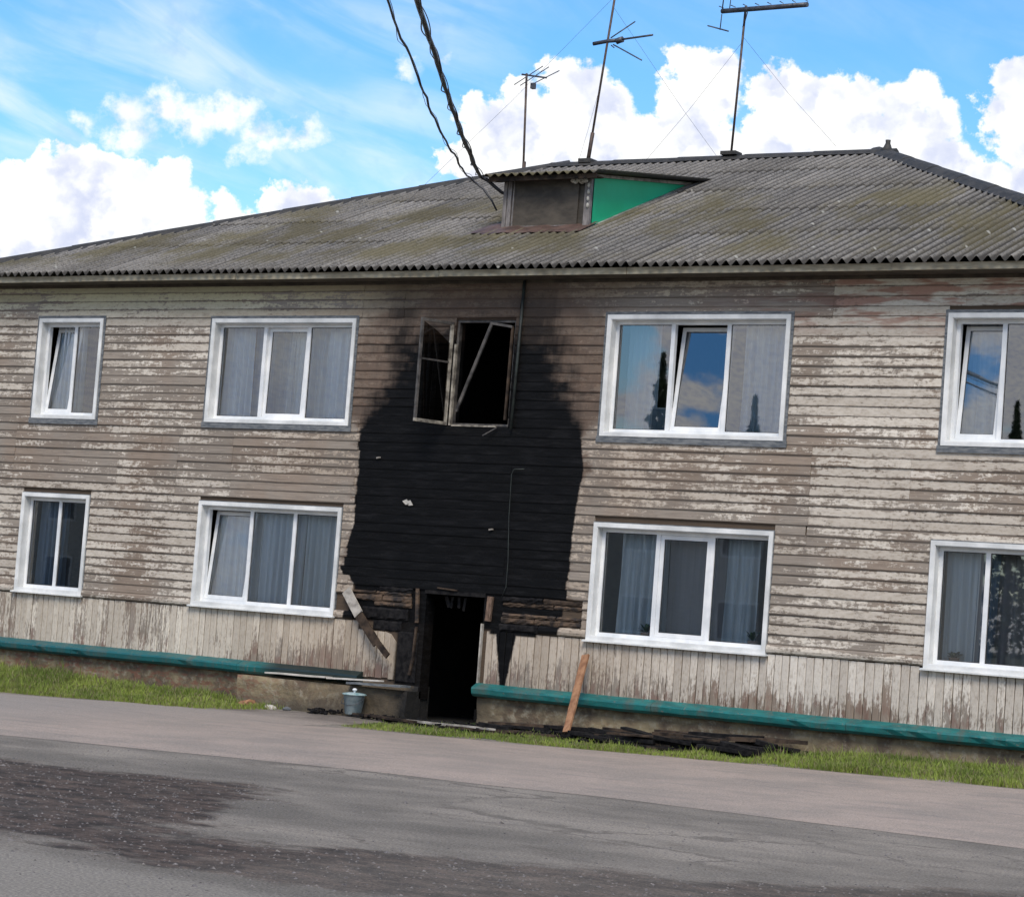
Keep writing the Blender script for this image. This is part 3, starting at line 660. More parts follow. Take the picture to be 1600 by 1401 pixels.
# door frame
MB().obox((-2.36, -.03, 1.84), (-2.33, -.03, 1.36), .05, .03, (0, 1, 0)).build('door_frame', M_BEAM, house)
MB().obox((-2.33, -.035, 1.30), (-2.35, -.035, .84), .03, .03, (0, 1, 0)).obox((-2.35, -.035, .84), (-2.385, -.04, .62), .035, .03, (0, 1, 0)).build('door_frame', M_CHARB, house)
MB().obox((-1.12, -.03, 1.80), (-1.14, -.03, 1.46), .085, .04, (0, 1, 0)).build('door_frame', M_BROWNB, house)
MB().obox((-1.225, -.03, 1.42), (-1.225, -.03, .6), .022, .05, (0, 1, 0)).build('door_frame', M_PALEW, house)
MB().box(-2.24, -1.22, -.02, .2, 1.78, 1.84).build('door_frame', M_CHAR, house)
MB().obox((-2.02, -.03, 1.87), (-1.68, -.035, 1.85), .03, .02).build('door_frame', M_CHARB, house)
m = MB()
for i in range(4): m.obox((-1.95+i*.11, .1, 1.76), (-1.92+i*.10+R.uniform(-.05, .05), .12, 1.66-R.random()*.1), .03+.03*R.random(), .015, (0, 1, 0))
m.build('hanging_scraps', M_CHAR, house)
# teal ledge
def ledge(a, b):
    prof = [(-.0, .41), (-.0, .605), (-.04, .60), (-.15, .545), (-.165, .52), (-.155, .455), (-.12, .42)]; k = max(2, int((b-a)/.16)); vs = []; n_ = len(prof); lo = R.uniform(-.006, .006)
    for i in range(k+1):
        x = a+(b-a)*i/k; d = .016*noise.noise(Vector((x*1.4, 3, 0)))+.006*noise.noise(Vector((x*5, 8, 0))); dn = -.02 if R.random() < .08 else 0
        vs += [(x, y+(0 if j < 2 else d+dn*(j in (3, 4))), z+lo+(0 if j < 2 else d*.7)) for j, (y, z) in enumerate(prof)]
    m = MB(); m.add(vs, [(i*n_+j, i*n_+(j+1) % n_, (i+1)*n_+(j+1) % n_, (i+1)*n_+j) for i in range(k) for j in range(n_)]+[tuple(range(n_))[::-1], tuple(range(k*n_, k*n_+n_))]); return m
for a, b in ((BX0, -8.7), (-8.695, -5.4), (-5.395, -3.2)): ledge(a, b).build('drip_ledge', M_TEAL, house)
for a, b in ((-1.245, 1.6), (1.605, 4.4), (4.405, BX1)): ledge(a, b).build('drip_ledge', M_TEAL, house)
# pipe on the facade
MB().tube([(-.94, -.06, 6.2), (-.96, -.06, 5.2), (-.98, -.06, 4.12)], .022).build('cable_duct', M_PIPE, house)
MB().tube([(-.72, -.05, 3.58), (-.88, -.06, 3.57), (-.92, -.05, 3.5), (-.91, -.05, 2.9), (-.87, -.05, 2.3), (-.87, -.05, 1.95), (-.93, -.05, 1.8)], .007, 6).build('service_cable', M_PIPE, house)
for x, z, s in ((-3.22, 3.66, .05), (-1.2, 2.72, .05)):
    MB().obox((x-.03, -.035, z), (x+.03, -.04, z+.01), .03, .02).build('metal_clip', M_PALEW, house)
m = MB()
for i, (x, z) in enumerate([(-2.68, 3.04), (-2.62, 3.03)]): m.add([(x-.06, -.04, z+.02), (x+.02, -.045, z+.05), (x+.07, -.04, z-.02), (x, -.04, z-.03)], [(0, 1, 2, 3)])
m.build('plaster_scrap', M_PALE2, house)
# cornice
MB().box(BX0-.0, BX1, -.42, .0, 6.215, 6.235).box(BX0, BX1, -.03, 0, 6.17, 6.213).build('soffit', M_SOFF, house)
x = BX0-.35
while x < BX1+.3:
    L = R.uniform(2.6, 4.2); e = min(x+L, BX1+.35)
    MB().prism([(-.435, 6.21), (-.405, 6.21), (-.405, 6.305), (-.435, 6.30)][::-1], x+.003, e-.003).build('fascia', M_FASC, house, loc=(0, R.uniform(-.006, .006), R.uniform(-.006, .006))); x = e

# ------------------------------------------------------------------ windows
def rect_frame(m, x0, x1, z0, z1, y0, y1, w, wb=None):
    wb = wb or w
    m.box(x0, x1, y0, y1, z0, z0+wb); m.box(x0, x1, y0, y1, z1-w, z1)
    m.box(x0, x0+w, y0, y1, z0+wb, z1-w); m.box(x1-w, x1, y0, y1, z0+wb, z1-w)
def make_window(w, sashes, wid=None):
    x0, x1, z0, z1, upper, nd = w
    t = .07
    m = MB(); rect_frame(m, x0, x1, z0, z1, -.052, -.002, t-.012, t-.02)
    win = m.build('window', M_TRIM, house)
    m = MB()                                              # reveals
    rect_frame(m, x0+t-.012, x1-t+.012, z0+t-.02, z1-t+.012, -.044, .085, .008); m.build('reveal', M_TRIM, win)
    if upper:
        m = MB(); c = .042
        m.box(x0-c, x1+c, -.036, -.001, z1+.001, z1+c); m.box(x0-c, x0-.001, -.036, -.001, z0, z1); m.box(x1+.001, x1+c, -.036, -.001, z0, z1)
        m.box(x0-c-.01, x1+c+.01, -.045, -.001, z0-.085, z0-.001); m.build('casing', M_CASE, win)
    else:
        m = MB(); m.box(x0-.012, x0-.001, -.03, -.001, z0, z1); m.box(x1+.001, x1+.012, -.03, -.001, z0, z1); m.box(x0-.01, x1+.01, -.03, -.001, z1+.001, z1+.014)
        m.build('casing', M_CASE, win)
        MB().prism([(-.0, z0-.02), (-.095, z0-.028), (-.095, z0-.008), (-.05, z0-.0005), (-.0, z0-.0005)][::-1], x0-.03, x1+.03).build('sill', M_SILL, win)
    fx0, fx1, fz0, fz1 = x0+t-.004, x1-t+.004, z0+t-.012, z1-t+.004
    m = MB(); rect_frame(m, fx0, fx1, fz0, fz1, .086, .15, .052)
    ix0, ix1 = fx0+.052, fx1-.052; L = (ix1-ix0); wd = wid or [1]*nd; tot = sum(wd); xs = [ix0]
    for q in wd: xs.append(xs[-1]+L*q/tot)
    for q in xs[1:-1]: m.box(q-.03, q+.03, .0865, .1495, fz0+.052, fz1-.052)
    m.build('frame', M_PVC, win)
    for i in range(nd):
        a = xs[i]+(.03 if i else 0); b = xs[i+1]-(.03 if i < nd-1 else 0); c, d = fz0+.052, fz1-.052
        s = sashes[i]; mt = M_GLASS
        if s.startswith('r'): mt = M_GLASSR; s = s[1:]
        if s == 'f':
            mm = MB(); rect_frame(mm, a, b, c, d, .105, .111, .010); mm.build('gasket', M_GASK, win)
            MB().add([(a+.01, .108, c+.01), (b-.01, .108, c+.01), (b-.01, .108, d-.01), (a+.01, .108, d-.01)], [(0, 1, 2, 3)]).build('pane', mt, win)
        else:
            tilt = math.radians(-float(s[1:])) if len(s) > 1 else 0.
            W2, H2 = b-a-.004, d-c-.004
            mm = MB(); rect_frame(mm, 0, W2, 0, H2, .0, .05, .055)
            sa = mm.build('sash', M_PVC, win, loc=(a+.002, .100 if tilt == 0 else .118, c+.002), rot=(tilt, 0, 0))
            mm = MB(); rect_frame(mm, .055, W2-.055, .055, H2-.055, .012, .018, .008)
            mm.build('gasket', M_GASK, win, loc=sa.location, rot=(tilt, 0, 0))
            MB().add([(.06, .015, .06), (W2-.06, .015, .06), (W2-.06, .015, H2-.06), (.06, .015, H2-.06)], [(0, 1, 2, 3)]).build('pane', mt, win, loc=sa.location, rot=(tilt, 0, 0))
            if i < 3: MB().box(W2-.04, W2-.022, -.03, -.001, H2*.48, H2*.48+.10).build('handle', M_PVC, win, loc=(sa.location.x, sa.location.y+.085, c), rot=(tilt, 0, 0))
    return win
make_window(WINS[0], ['t7', 'f']); make_window(WINS[1], ['f', 't1.2', 'f'])
make_window(WINS[2], ['rf', 'rt7', 'rf']); make_window(WINS[3], ['rt6', 'rf'])
make_window(WINS[4], ['f', 'f']); make_window(WINS[5], ['t6', 'f', 'f'])
make_window(WINS[6], ['f', 't0', 'f']); make_window(WINS[7], ['f', 'f'])
# burnt window
m = MB(); rect_frame(m, BW[0], BW[1], BW[2], BW[3], .02, .09, .035)
bw = m.build('window', M_FRAMED, house)
MB().box(BW[0]-.0, BW[0]+.03, -.03, .019, BW[2], BW[3]-.35).build('frame', M_FRAMEW, bw)
MB().box(BW[0]+.05, BW[1]-.2, -.03, .019, BW[2]-.012, BW[2]+.010).build('sill', M_FRAMEW, bw)
ang = math.radians(180+71)   # sash swung out to the left of its hinge
sh = Vector((BW[0]-.04, -.03, BW[2]))
def sashframe(w, h, t, mt, mt2, loc, rot, name='sash'):
    m = MB(); m.box(0, w, -.02, .02, 0, .045, 1); m.box(0, w, -.02, .02, h-.04, h, 0); m.box(0, .04, -.02, .02, .045, h-.04, 1); m.box(w-.035, w, -.02, .02, .045, h-.04, 0); m.box(.04, w-.035, -.012, .012, h*.60, h*.60+.025, 0)
    o = m.build(name, [mt, mt2], bw, loc, rot)
    MB().add([(.04, 0, .045), (w-.035, 0, .045), (w-.035, 0, h*.6), (.04, 0, h*.6)], [(0, 1, 2, 3)]).build('pane', M_GLASSS, bw, loc, rot)
    MB().add([(.04, 0, h*.6+.025), (w-.035, 0, h*.6+.025), (w-.035, 0, h-.04), (w*.5, 0, h-.15), (.04, 0, h-.3)], [(0, 1, 2, 3, 4)]).build('pane', M_GLASSS, bw, loc, rot)
sashframe(.56, 1.46, .04, M_FRAMED, M_FRAMEW, sh, (0, 0, ang))
MB().obox((-1.40, -.10, 5.60), (-1.95, -.02, 4.36), .045, .03, (0, 1, 0)).build('sash_rail', M_FRAMED, bw)
MB().obox((-1.42, -.10, 5.60), (-1.03, -.14, 5.54), .035, .03, (0, 1, 0)).build('sash_rail', M_FRAMED, bw)
MB().obox((-1.04, -.12, 5.54), (-1.10, -.05, 4.25), .03, .03, (0, 1, 0)).build('sash_rail', M_CHARB, bw)
MB().obox((-1.22, -.06, 4.14), (-1.42, -.10, 4.02), .014, .012, (0, 1, 0)).build('sash_rail', M_FRAMED, bw)

# ------------------------------------------------------------------ roof
def roof_z(y): return ZE+SL*(y+.5)
PW = .15; NW = 7; SW = PW*NW
RB = [-.53, 1.22, 2.72, 4.2, 5.62, 6.749]
def sheet(x0, nw, y0, y1, lift, seg=8):
    vs = []; K = nw*seg+1; am = .037
    for (y, dz) in ((y1, 0.), (y0, lift)):
        for i in range(K):
            x = x0+PW*i/seg; vs.append((x, y, roof_z(y)+dz+am*math.cos(2*math.pi*(x+100)/PW)))
    for i in range(K):
        x = x0+PW*i/seg; vs.append((x, y0+.002, roof_z(y0)+lift-.009+am*math.cos(2*math.pi*(x+100)/PW)))
    m = MB(); m.add(vs, [(i, K+i, K+i+1, i+1) for i in range(K-1)]+[(K+i, 2*K+i, 2*K+i+1, K+i+1) for i in range(K-1)], 0, True)
    return m
def hipcut(m):
    bm = bmesh.new(); me = m.mesh('roof_sheet', M_ROOF); bm.from_mesh(me)
    for co, no in (((EX0, -.5, 0), (-1, 1, 0)), ((EX1, -.5, 0), (1, 1, 0))):
        bmesh.ops.bisect_plane(bm, geom=bm.verts[:]+bm.edges[:]+bm.faces[:], plane_co=co, plane_no=no, clear_outer=True)
    ok = len(bm.faces) > 0
    if ok: bm.to_mesh(me)
    bm.free(); return me if ok else None
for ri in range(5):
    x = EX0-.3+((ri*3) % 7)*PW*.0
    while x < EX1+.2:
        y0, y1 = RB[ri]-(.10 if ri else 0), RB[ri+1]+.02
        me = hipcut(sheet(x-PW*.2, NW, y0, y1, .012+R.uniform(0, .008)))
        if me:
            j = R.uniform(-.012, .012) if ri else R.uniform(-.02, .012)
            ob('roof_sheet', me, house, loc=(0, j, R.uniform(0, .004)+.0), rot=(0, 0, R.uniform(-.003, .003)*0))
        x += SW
# rear and end slopes
zr = roof_z(RY)
m = MB(); m.add([(EX0, 14.0, ZE), (EX1, 14.0, ZE), (RRX, RY, zr), (RLX, RY, zr), (EX0, -.5, ZE), (EX1, -.5, ZE)], [(1, 0, 3, 2), (0, 4, 3), (5, 1, 2)])
m.build('rear_slopes', M_ROOF, house)
def cap(a, b, name='ridge_cap', w=.17):
    a = Vector(a); b = Vector(b); L = (b-a).length; k = max(1, int(L/1.1))
    for i in range(k):
        p, q = a+(b-a)*(i/k), a+(b-a)*((i+1)/k+.03)
        p = p+Vector((0, 0, .045+.012)); q = q+Vector((0, 0, .045-.0)); d = (q-p).normalized(); s = d.cross(Vector((0, 0, 1))).normalized()
        vs = []
        for c in (p, q): vs += [c-s*w-Vector((0, 0, .075)), c-s*w*.45+Vector((0, 0, .0)), c+Vector((0, 0, .03)), c+s*w*.45, c+s*w-Vector((0, 0, .075))]
        m = MB(); m.add(vs, [(j, j+1, 6+j, 5+j) for j in range(4)]+[(0, 4, 3, 2, 1), (5, 6, 7, 8, 9), (0, 5, 9, 4)]); m.build(name, M_RIDGE, house)
cap((EX0, -.5, ZE), (RLX, RY, zr)); cap((RLX, RY, zr), (RRX, RY, zr)); cap((EX1, -.5, ZE), (RRX, RY, zr), w=.22)
m = MB(); m.tube([(RRX+.02, RY, zr+.02), (RRX+.03, RY, zr+.09), (RRX+.03, RY, zr+.16), (RRX+.03, RY, zr+.21)], [.13, .07, .04, .045], 8); m.build('ridge_finial', M_RIDGE, house)
# dormer
DX0, DX1, DY = -2.64, -1.12, 1.82
dz = roof_z(DY)
def dr(y): return 8.06+.15*(y-1.55)
m = MB()   # rear shell
m.add([(DX0, DY, dz-.1), (DX0, DY, dr(DY)-.03), (DX0, 5.2, dr(5.2)-.03), (DX0, 5.2, dr(5.2)-.2)], [(0, 1, 2, 3)])
m.box(DX0, DX1, DY+.03, DY+.06, dz-.15, dr(DY)-.03)
dorm = m.build('dormer', M_DPANEL, house)
yk = 5.05
MB().add([(DX1, DY, dz-.1), (DX1, yk, roof_z(yk)-.05), (DX1, yk, dr(yk)-.03), (DX1, DY, dr(DY)-.03), (DX1-.02, DY, dz-.1), (DX1-.02, yk, roof_z(yk)-.05), (DX1-.02, yk, dr(yk)-.03), (DX1-.02, DY, dr(DY)-.03)],
         [(0, 1, 2, 3), (7, 6, 5, 4), (0, 3, 7, 4)]).build('side_panel', M_GREEN, dorm)
MB().box(-2.46, -1.34, DY-.005, DY+.028, dz+.05, dr(DY)-.06).build('shutter', M_DPANEL, dorm)
m = MB(); m.box(DX0, DX0+.06, DY-.03, DY+.028, dz-.02, dr(DY)-.04); m.box(DX0+.075, DX0+.14, DY-.03, DY+.028, dz-.02, dr(DY)-.04); m.build('post', M_DGREY, dorm)
MB().box(-2.475, -2.455, DY-.025, DY+.02, dz+.04, dr(DY)-.06).build('post', M_DGREY, dorm)
MB().box(DX1-.10, DX1+.004, DY-.03, DY+.028, dz-.02, dr(DY)-.04).build('post', M_DGREY, dorm)
MB().box(-2.46, -1.34, DY-.03, DY-.006, dz+.03, dz+.05).build('bottom_rail', M_DGREY, dorm)
MB().obox((DX1+.02, DY-.05, dr(DY)-.06), (DX1+.02, 4.75, dr(4.75)-.06), .02, .045).build('side_fascia', M_PALEW, dorm)
MB().obox((DX1+.03, DY-.15, dz-.06), (DX1+.03, 4.8, roof_z(4.8)+.01), .05, .045).build('side_flashing', M_PALEW, dorm)
m = MB()
for i in range(9):
    c = Vector((-1.42+i*.028, DY-.05-.02*math.sin(i), dr(DY)-.13+.02*math.sin(i*2.3))); m.lathe([(.0, -.035), (.035, -.02), (.042, 0), (.03, .025), (.0, .035)], c, 8)
for i in range(4):
    c = Vector((DX1-.03, DY-.04, dr(DY)-.2-.1*i)); m.lathe([(.0, -.04), (.022, -.02), (.02, .02), (.0, .04)], c, 8)
m.build('foam_seal', M_FOAM, dorm)
# apron sheet
k = 12; vs = []
for i in range(k+1):
    x = -3.02+(-1.05+3.02)*i/k
    for y in (1.42+.03*math.sin(i*1.7), 1.97): vs.append((x+(.0 if y < 1.9 else .1*(1 if i < 3 else 0)), y, roof_z(y)+.045+.01*math.sin(i*2.1)+(.02 if y > 1.9 else 0)))
MB().add(vs, [(2*i, 2*i+2, 2*i+3, 2*i+1) for i in range(k)]).build('apron', M_APRON, dorm)
# corrugated dormer roof
vs = []; seg = 8; K = int((2.02)/PW*seg)+1
for (y, d2) in ((5.3, 0), (1.52, 0), (1.522, -.01)):
    for i in range(K):
        x = -2.86+PW*i/seg; vs.append((x, y, dr(y)+d2+.024*math.cos(2*math.pi*(x+100)/PW)))
MB().add(vs, [(i, K+i, K+i+1, i+1) for i in range(K-1)]+[(K+i, 2*K+i, 2*K+i+1, K+i+1) for i in range(K-1)], 0, True).build('roof_sheet', M_ROOF, dorm)
MB().box(-2.80, -.93, 1.60, 1.63, dr(1.6)-.10, dr(1.6)-.03).box(-2.80, -.93, 1.63, DY, dr(1.8)-.10, dr(1.8)-.08).build('front_fascia', M_CHARB, dorm)

# ------------------------------------------------------------------ curtains and things behind the glass
def curtain(x0, x1, z0, z1, mt, label, y=.30, folds=9, amp=.04, flare=0.):
    kx, kz = int(folds*8), 6; m = MB(); vs = []; ph = R.random()*6
    for j in range(kz+1):
        v = j/kz; z = z1+(z0-z1)*v
        for i in range(kx+1):
            u = i/kx; a = amp*(.6+.5*v)
            x = x0+(x1-x0)*u+.012*math.sin(u*folds*5+v*2)+flare*v*(u-.5)
            vs.append((x, y+a*math.sin(u*folds*2*math.pi+ph+.5*math.sin(u*7+v))+.4*a*math.sin(u*folds*4.3+ph*2), z))
    m.add(vs, [(j*(kx+1)+i, j*(kx+1)+i+1, (j+1)*(kx+1)+i+1, (j+1)*(kx+1)+i) for j in range(kz) for i in range(kx)], 0, True)
    return m.build('curtain', mt, None, label=label, category='curtain', group='curtains behind the windows')
curtain(-10.0, -9.38, 4.1, 5.65, M_NET, 'pale blue net curtain behind the tilted sash of the upper left-end window')
curtain(-9.36, -8.75, 4.1, 5.65, M_WINE, 'wine-grey drape in the right half of the upper left-end window', .34, 6)
curtain(-6.5, -5.95, 4.1, 5.65, M_NET, 'pale net curtain gathered in the leftmost pane, upper window left of the fire', .30, 5)
curtain(-5.98, -5.2, 4.1, 5.65, M_DRAPE, 'slate drape behind the left pane of the upper window left of the fire', .42, 6)
curtain(-5.3, -4.5, 4.1, 5.65, M_NETD, 'grey net curtain behind the middle pane of the upper window left of the fire', .36, 8)
curtain(-4.5, -3.8, 4.1, 5.65, M_NET, 'pale net curtain in the right pane of the upper window left of the fire', .30, 6)
curtain(.55, 1.05, 4.1, 5.68, M_NET, 'white net curtain half drawn, left pane, upper window right of the fire', .42, 5)
curtain(2.35, 3.15, 4.1, 5.68, M_NET, 'long white net curtain in the right pane of the upper window right of the fire', .36, 9)
curtain(5.45, 6.0, 4.1, 5.7, M_NETD, 'grey net curtain behind the tilted sash of the upper right-end window', .36, 4)
curtain(-10.05, -9.42, 1.35, 2.88, M_DRAPE, 'slate net drape in the left half of the lower left-end window', .32, 7)
curtain(-6.4, -5.5, 1.35, 2.9, M_NETD, 'grey curtain behind the tilted sash of the lower window left of the door', .34, 8)
curtain(-5.5, -4.68, 1.35, 2.9, M_NET, 'pale net curtain in the middle pane of the lower window left of the door', .30, 8)
curtain(-4.66, -3.82, 1.35, 2.9, M_NETD, 'grey net curtain in the right pane of the lower window left of the door', .30, 8)
curtain(.68, 1.42, 1.34, 2.88, M_NETD, 'grey net curtain in the left pane of the lower window right of the door', .36, 7, flare=.05)
curtain(1.42, 2.28, 1.34, 2.88, M_TAUPE, 'taupe drape in the middle pane of the lower window right of the door', .40, 4, .012)
curtain(2.28, 2.75, 1.34, 2.88, M_NETD, 'grey net curtain pulled aside, right pane, lower window right of the door', .38, 4)
curtain(5.42, 5.85, 1.34, 2.86, M_NETD, 'grey net curtain filling the left pane of the lower right-end window', .34, 4)
curtain(5.8, 6.1, 1.34, 2.86, M_DRAPE, 'dark slate drape beside the middle bar of the lower right-end window', .36, 3)
curtain(6.05, 6.75, 1.34, 2.86, M_TAUPE, 'taupe drape in the right half of the lower right-end window', .40, 5)
def houseplant(x, z, label, n_=14, s=.2, seed=1):
    r = random.Random(seed); t = thing('houseplant', label, 'plant', (x, .24, z), 'houseplants on the window sills')
    MB().lathe([(.0, 0), (.05, 0), (.07, .11), (.06, .11), (.0, .10)], k=14).build('pot', M_POT, t)
    m = MB()
    for i in range(n_):
        a = r.random()*6.28; e = r.uniform(.5, 1.3); L = s*r.uniform(.6, 1.1); pts = []
        for q in range(5):
            v = q/4; pts.append(Vector((math.cos(a)*L*v*math.cos(e), math.sin(a)*L*v*math.cos(e)*.5, .1+L*v*math.sin(e)-.35*L*v*v)))
        sd = Vector((-math.sin(a), math.cos(a), .3)).normalized(); vs = []
        for q, p in enumerate(pts): w = .028*math.sin(math.pi*(q+.3)/4.6); vs += [p-sd*w, p+sd*w]
        m.add(vs, [(2*q, 2*q+1, 2*q+3, 2*q+2) for q in range(4)])
    m.build('leaves', M_LEAF, t); return t
for (xa, xb, z) in ((WINS[6][0], WINS[6][1], WINS[6][2]), (WINS[7][0], WINS[7][1], WINS[7][2]), (WINS[2][0], WINS[2][1], WINS[2][2]), (WINS[5][0], WINS[5][1], WINS[5][2]), (WINS[1][0], WINS[1][1], WINS[1][2])):
    MB().box(xa+.05, xb-.05, .152, .30, z+.015, z+.045).build('inner_sill', M_PVC, house)
houseplant(2.82, 1.365, 'star-leaved houseplant low in the right pane of the lower window right of the door', 12, .26, 3)
houseplant(1.22, 1.365, 'spiky dark houseplant low in the left pane of the lower window right of the door', 14, .22, 5)
houseplant(5.62, 1.355, 'low bushy houseplant at the bottom of the lower right-end window', 18, .18, 8)
t = thing('picture_frame', 'thin white picture frame in the left pane, upper window right of the fire', 'picture frame', (1.06, .24, 4.115))
m = MB(); rect_frame(m, 0, .34, 0, .38, 0, .012, .014); m.build('border', M_PVC, t)
MB().box(.014, .326, .004, .008, .014, .366).build('backing', M_DRAPE, t)

# ------------------------------------------------------------------ antennas on the ridge
def rod(m, a, b, r): m.tube([a, b], r, 6)
def guy(m, a, b): m.tube([a, (Vector(a)+Vector(b))/2-Vector((0, 0, .05)), b], .0028, 3)
t = thing('tv_antenna', 'shortest roof antenna, a small comb on a straight mast over the dormer', 'antenna', (-5.57, RY, 8.9), 'antennas on the roof ridge')
m = MB(); rod(m, (0, 0, 0), (-.10, 0, 2.06), .022); m.tube([(0, 0, 0), (-.01, 0, .5)], .034, 8); m.build('mast', M_RUST, t)
m = MB(); a = Vector((-.20, 0, 2.05)); b = Vector((.32, 0, 1.96)); rod(m, a, b, .016); m.build('boom', M_STEEL, t)
m = MB()
for q, L in ((.28, .24), (.52, .24), (.95, .20)):
    c = a.lerp(b, q); rod(m, c+Vector((.05, .35, L)), c-Vector((.05, .35, L)), .009)
m.build('elements', M_STEEL, t)
MB().box(.02, .09, -.04, .04, 1.78, 1.88).build('connector_box', M_STEEL, t)
t = thing('tv_antenna', 'tall leaning roof antenna mast with a short arm splayed in three rods', 'antenna', (-4.29, RY, 9.30), 'antennas on the roof ridge')
m = MB(); rod(m, (0, 0, 0), (.36, 0, 3.45), .022); m.tube([(0, 0, 0), (.06, 0, .55)], .035, 8); m.build('mast', M_RUST, t)
MB().tube([(-.06, 0, 2.10), (.24, 0, 2.13), (.46, 0, 2.13)], .035, 8).tube([(.40, 0, 2.11), (.46, 0, 2.13), (.52, 0, 2.14)], .055, 8).build('boom', M_STEEL, t)
m = MB(); rod(m, (.5, 0, 2.14), (1.22, -.2, 2.12), .018); rod(m, (.34, 0, 2.06), (1.22, -.5, 1.62), .012); rod(m, (.28, 0, 2.18), (.56, .3, 2.52), .011); rod(m, (.3, 0, 2.05), (.42, -.1, 1.98), .011); m.build('elements', M_STEEL, t)
MB().box(-.12, .12, -.12, .12, .02, .09).build('foot_plate', M_RIDGE, t)
m = MB(); guy(m, (.30, 0, 2.7), (1.9, 2.5, -.3)); guy(m, (.15, 0, 1.4), (.75, -1.6, -.55)); guy(m, (.30, 0, 2.9), (-1.6, -3., -1.2)); m.build('guy_wires', M_STEEL, t)
t = thing('tv_antenna', 'rightmost roof antenna with a long thick tilted boom on a straight mast', 'antenna', (-1.53, RY, 9.34), 'antennas on the roof ridge')
m = MB(); rod(m, (0, 0, 0), (.08, 0, 2.5), .022); m.build('mast', M_RUST, t)
MB().tube([(-.36, 0, 2.45), (1.36, -.3, 2.36)], .042, 8).build('boom', M_STEEL, t)
m = MB()
for q in frange(0, 1, .14):
    c = Vector((-.36, 0, 2.45)).lerp(Vector((1.36, -.3, 2.36)), q); rod(m, c+Vector((-.25, .5, .20)), c-Vector((-.05, .2, -.03)), .008)
rod(m, (-.33, 0, 2.9), (-.36, .0, 2.45), .012); rod(m, (-.36, 0, 2.4), (-.40, .05, 2.15), .010); rod(m, (-.25, .1, 2.9), (-.28, .1, 2.45), .009)
rod(m, (-.72, .2, 2.28), (-.05, -.3, 2.02), .012); m.build('elements', M_STEEL, t)
m = MB(); m.tube([(.10, 0, 2.44), (.17, -.1, 2.36), (.12, -.06, 2.25), (.05, 0, 2.15)], .01, 5); m.build('feed_cable', M_CABLE, t)
MB().box(-.14, .14, -.12, .12, .01, .07).build('foot_plate', M_RIDGE, t)
m = MB(); guy(m, (.06, 0, 1.9), (-.55, -2.2, -.75)); guy(m, (.06, 0, 2.), (1.9, 0, .08)); m.build('guy_wires', M_STEEL, t)

# ------------------------------------------------------------------ overhead cables from the dormer to a pole behind the viewer
def cable_pts(A, B, C3, yend, n_=90):
    """plan line A..C3, height a parabola through three points (y,z)"""
    (xa, ya, za), (yb, zb), (xc, yc, zc) = A, B, C3; out = []
    for i in range(n_+1):
        y = ya+(yend-ya)*i/n_; x = xa+(xc-xa)*(y-ya)/(yc-ya)
        z = za*(y-yb)*(y-yc)/((ya-yb)*(ya-yc))+zb*(y-ya)*(y-yc)/((yb-ya)*(yb-yc))+zc*(y-ya)*(y-yb)/((yc-ya)*(yc-yb)); out.append(Vector((x, y, z)))
    return out
def overhead(pts, r, amp, label, wraps, drop):
    t = thing('overhead_cable', label, 'cable', group='cables strung to the dormer')
    P = [p+Vector((noise.noise(p*1.3)*amp, 0, noise.noise(p*1.1+Vector((5, 5, 5)))*amp)) for p in pts]
    main = MB(); full = drop[::-1]+P; main.tube(full, [r*(1+.25*noise.noise(p*2.1)) for p in full], 7); main.build('main_strand', M_CABLE, t)
    # lashing wire that hangs loosely alongside
    for w in range(wraps):
        m = MB(); Q = []; n2 = len(P)*8
        for i in range(n2):
            f = i/n2*(len(P)-1); k = int(f); p = P[k].lerp(P[min(k+1, len(P)-1)], f-k); a = f*.9+w*2.4; rr = r*1.3+.022*(.5+.5*math.sin(f*.8+w))
            Q.append(p+Vector((math.cos(a)*rr, 0, math.sin(a)*rr)))
        m.tube(Q, r*.22 if w else r*.28, 4); m.build('lashing_wire', M_CABLE, t)
    return t
overhead(cable_pts((-2.95, 1.6, 8.04), (-4.9, 7.62), (3.52, -9.2, 7.50), -33.5), .028, .02, 'thick black overhead cable bundle running from the dormer corner up out of view', 2,
         [Vector((-2.85, 1.66, 8.0)), Vector((-2.74, 1.72, 7.90)), Vector((-2.68, 1.80, 7.84)), Vector((-2.63, 1.88, 7.82))])
overhead(cable_pts((-3.32, 1.9, 8.06), (-4.9, 7.55), (3.18, -9.2, 7.50), -33.5), .014, .04, 'thinner slack overhead cable left of the thick bundle above the roof', 1,
         [Vector((-3.1, 1.92, 7.93)), Vector((-2.95, 1.95, 7.75)), Vector((-2.85, 1.95, 7.6))])
t = thing('utility_pole', 'wooden utility pole behind the viewer carrying the overhead cables', 'utility pole', (17.6, -33.6, 0))
MB().tube([(0, 0, -.5), (0, 0, 11)], [.16, .11], 10).build('pole', M_RUST, t)
MB().box(-.8, .8, -.05, .05, 10.2, 10.32).build('crossarm', M_RUST, t)

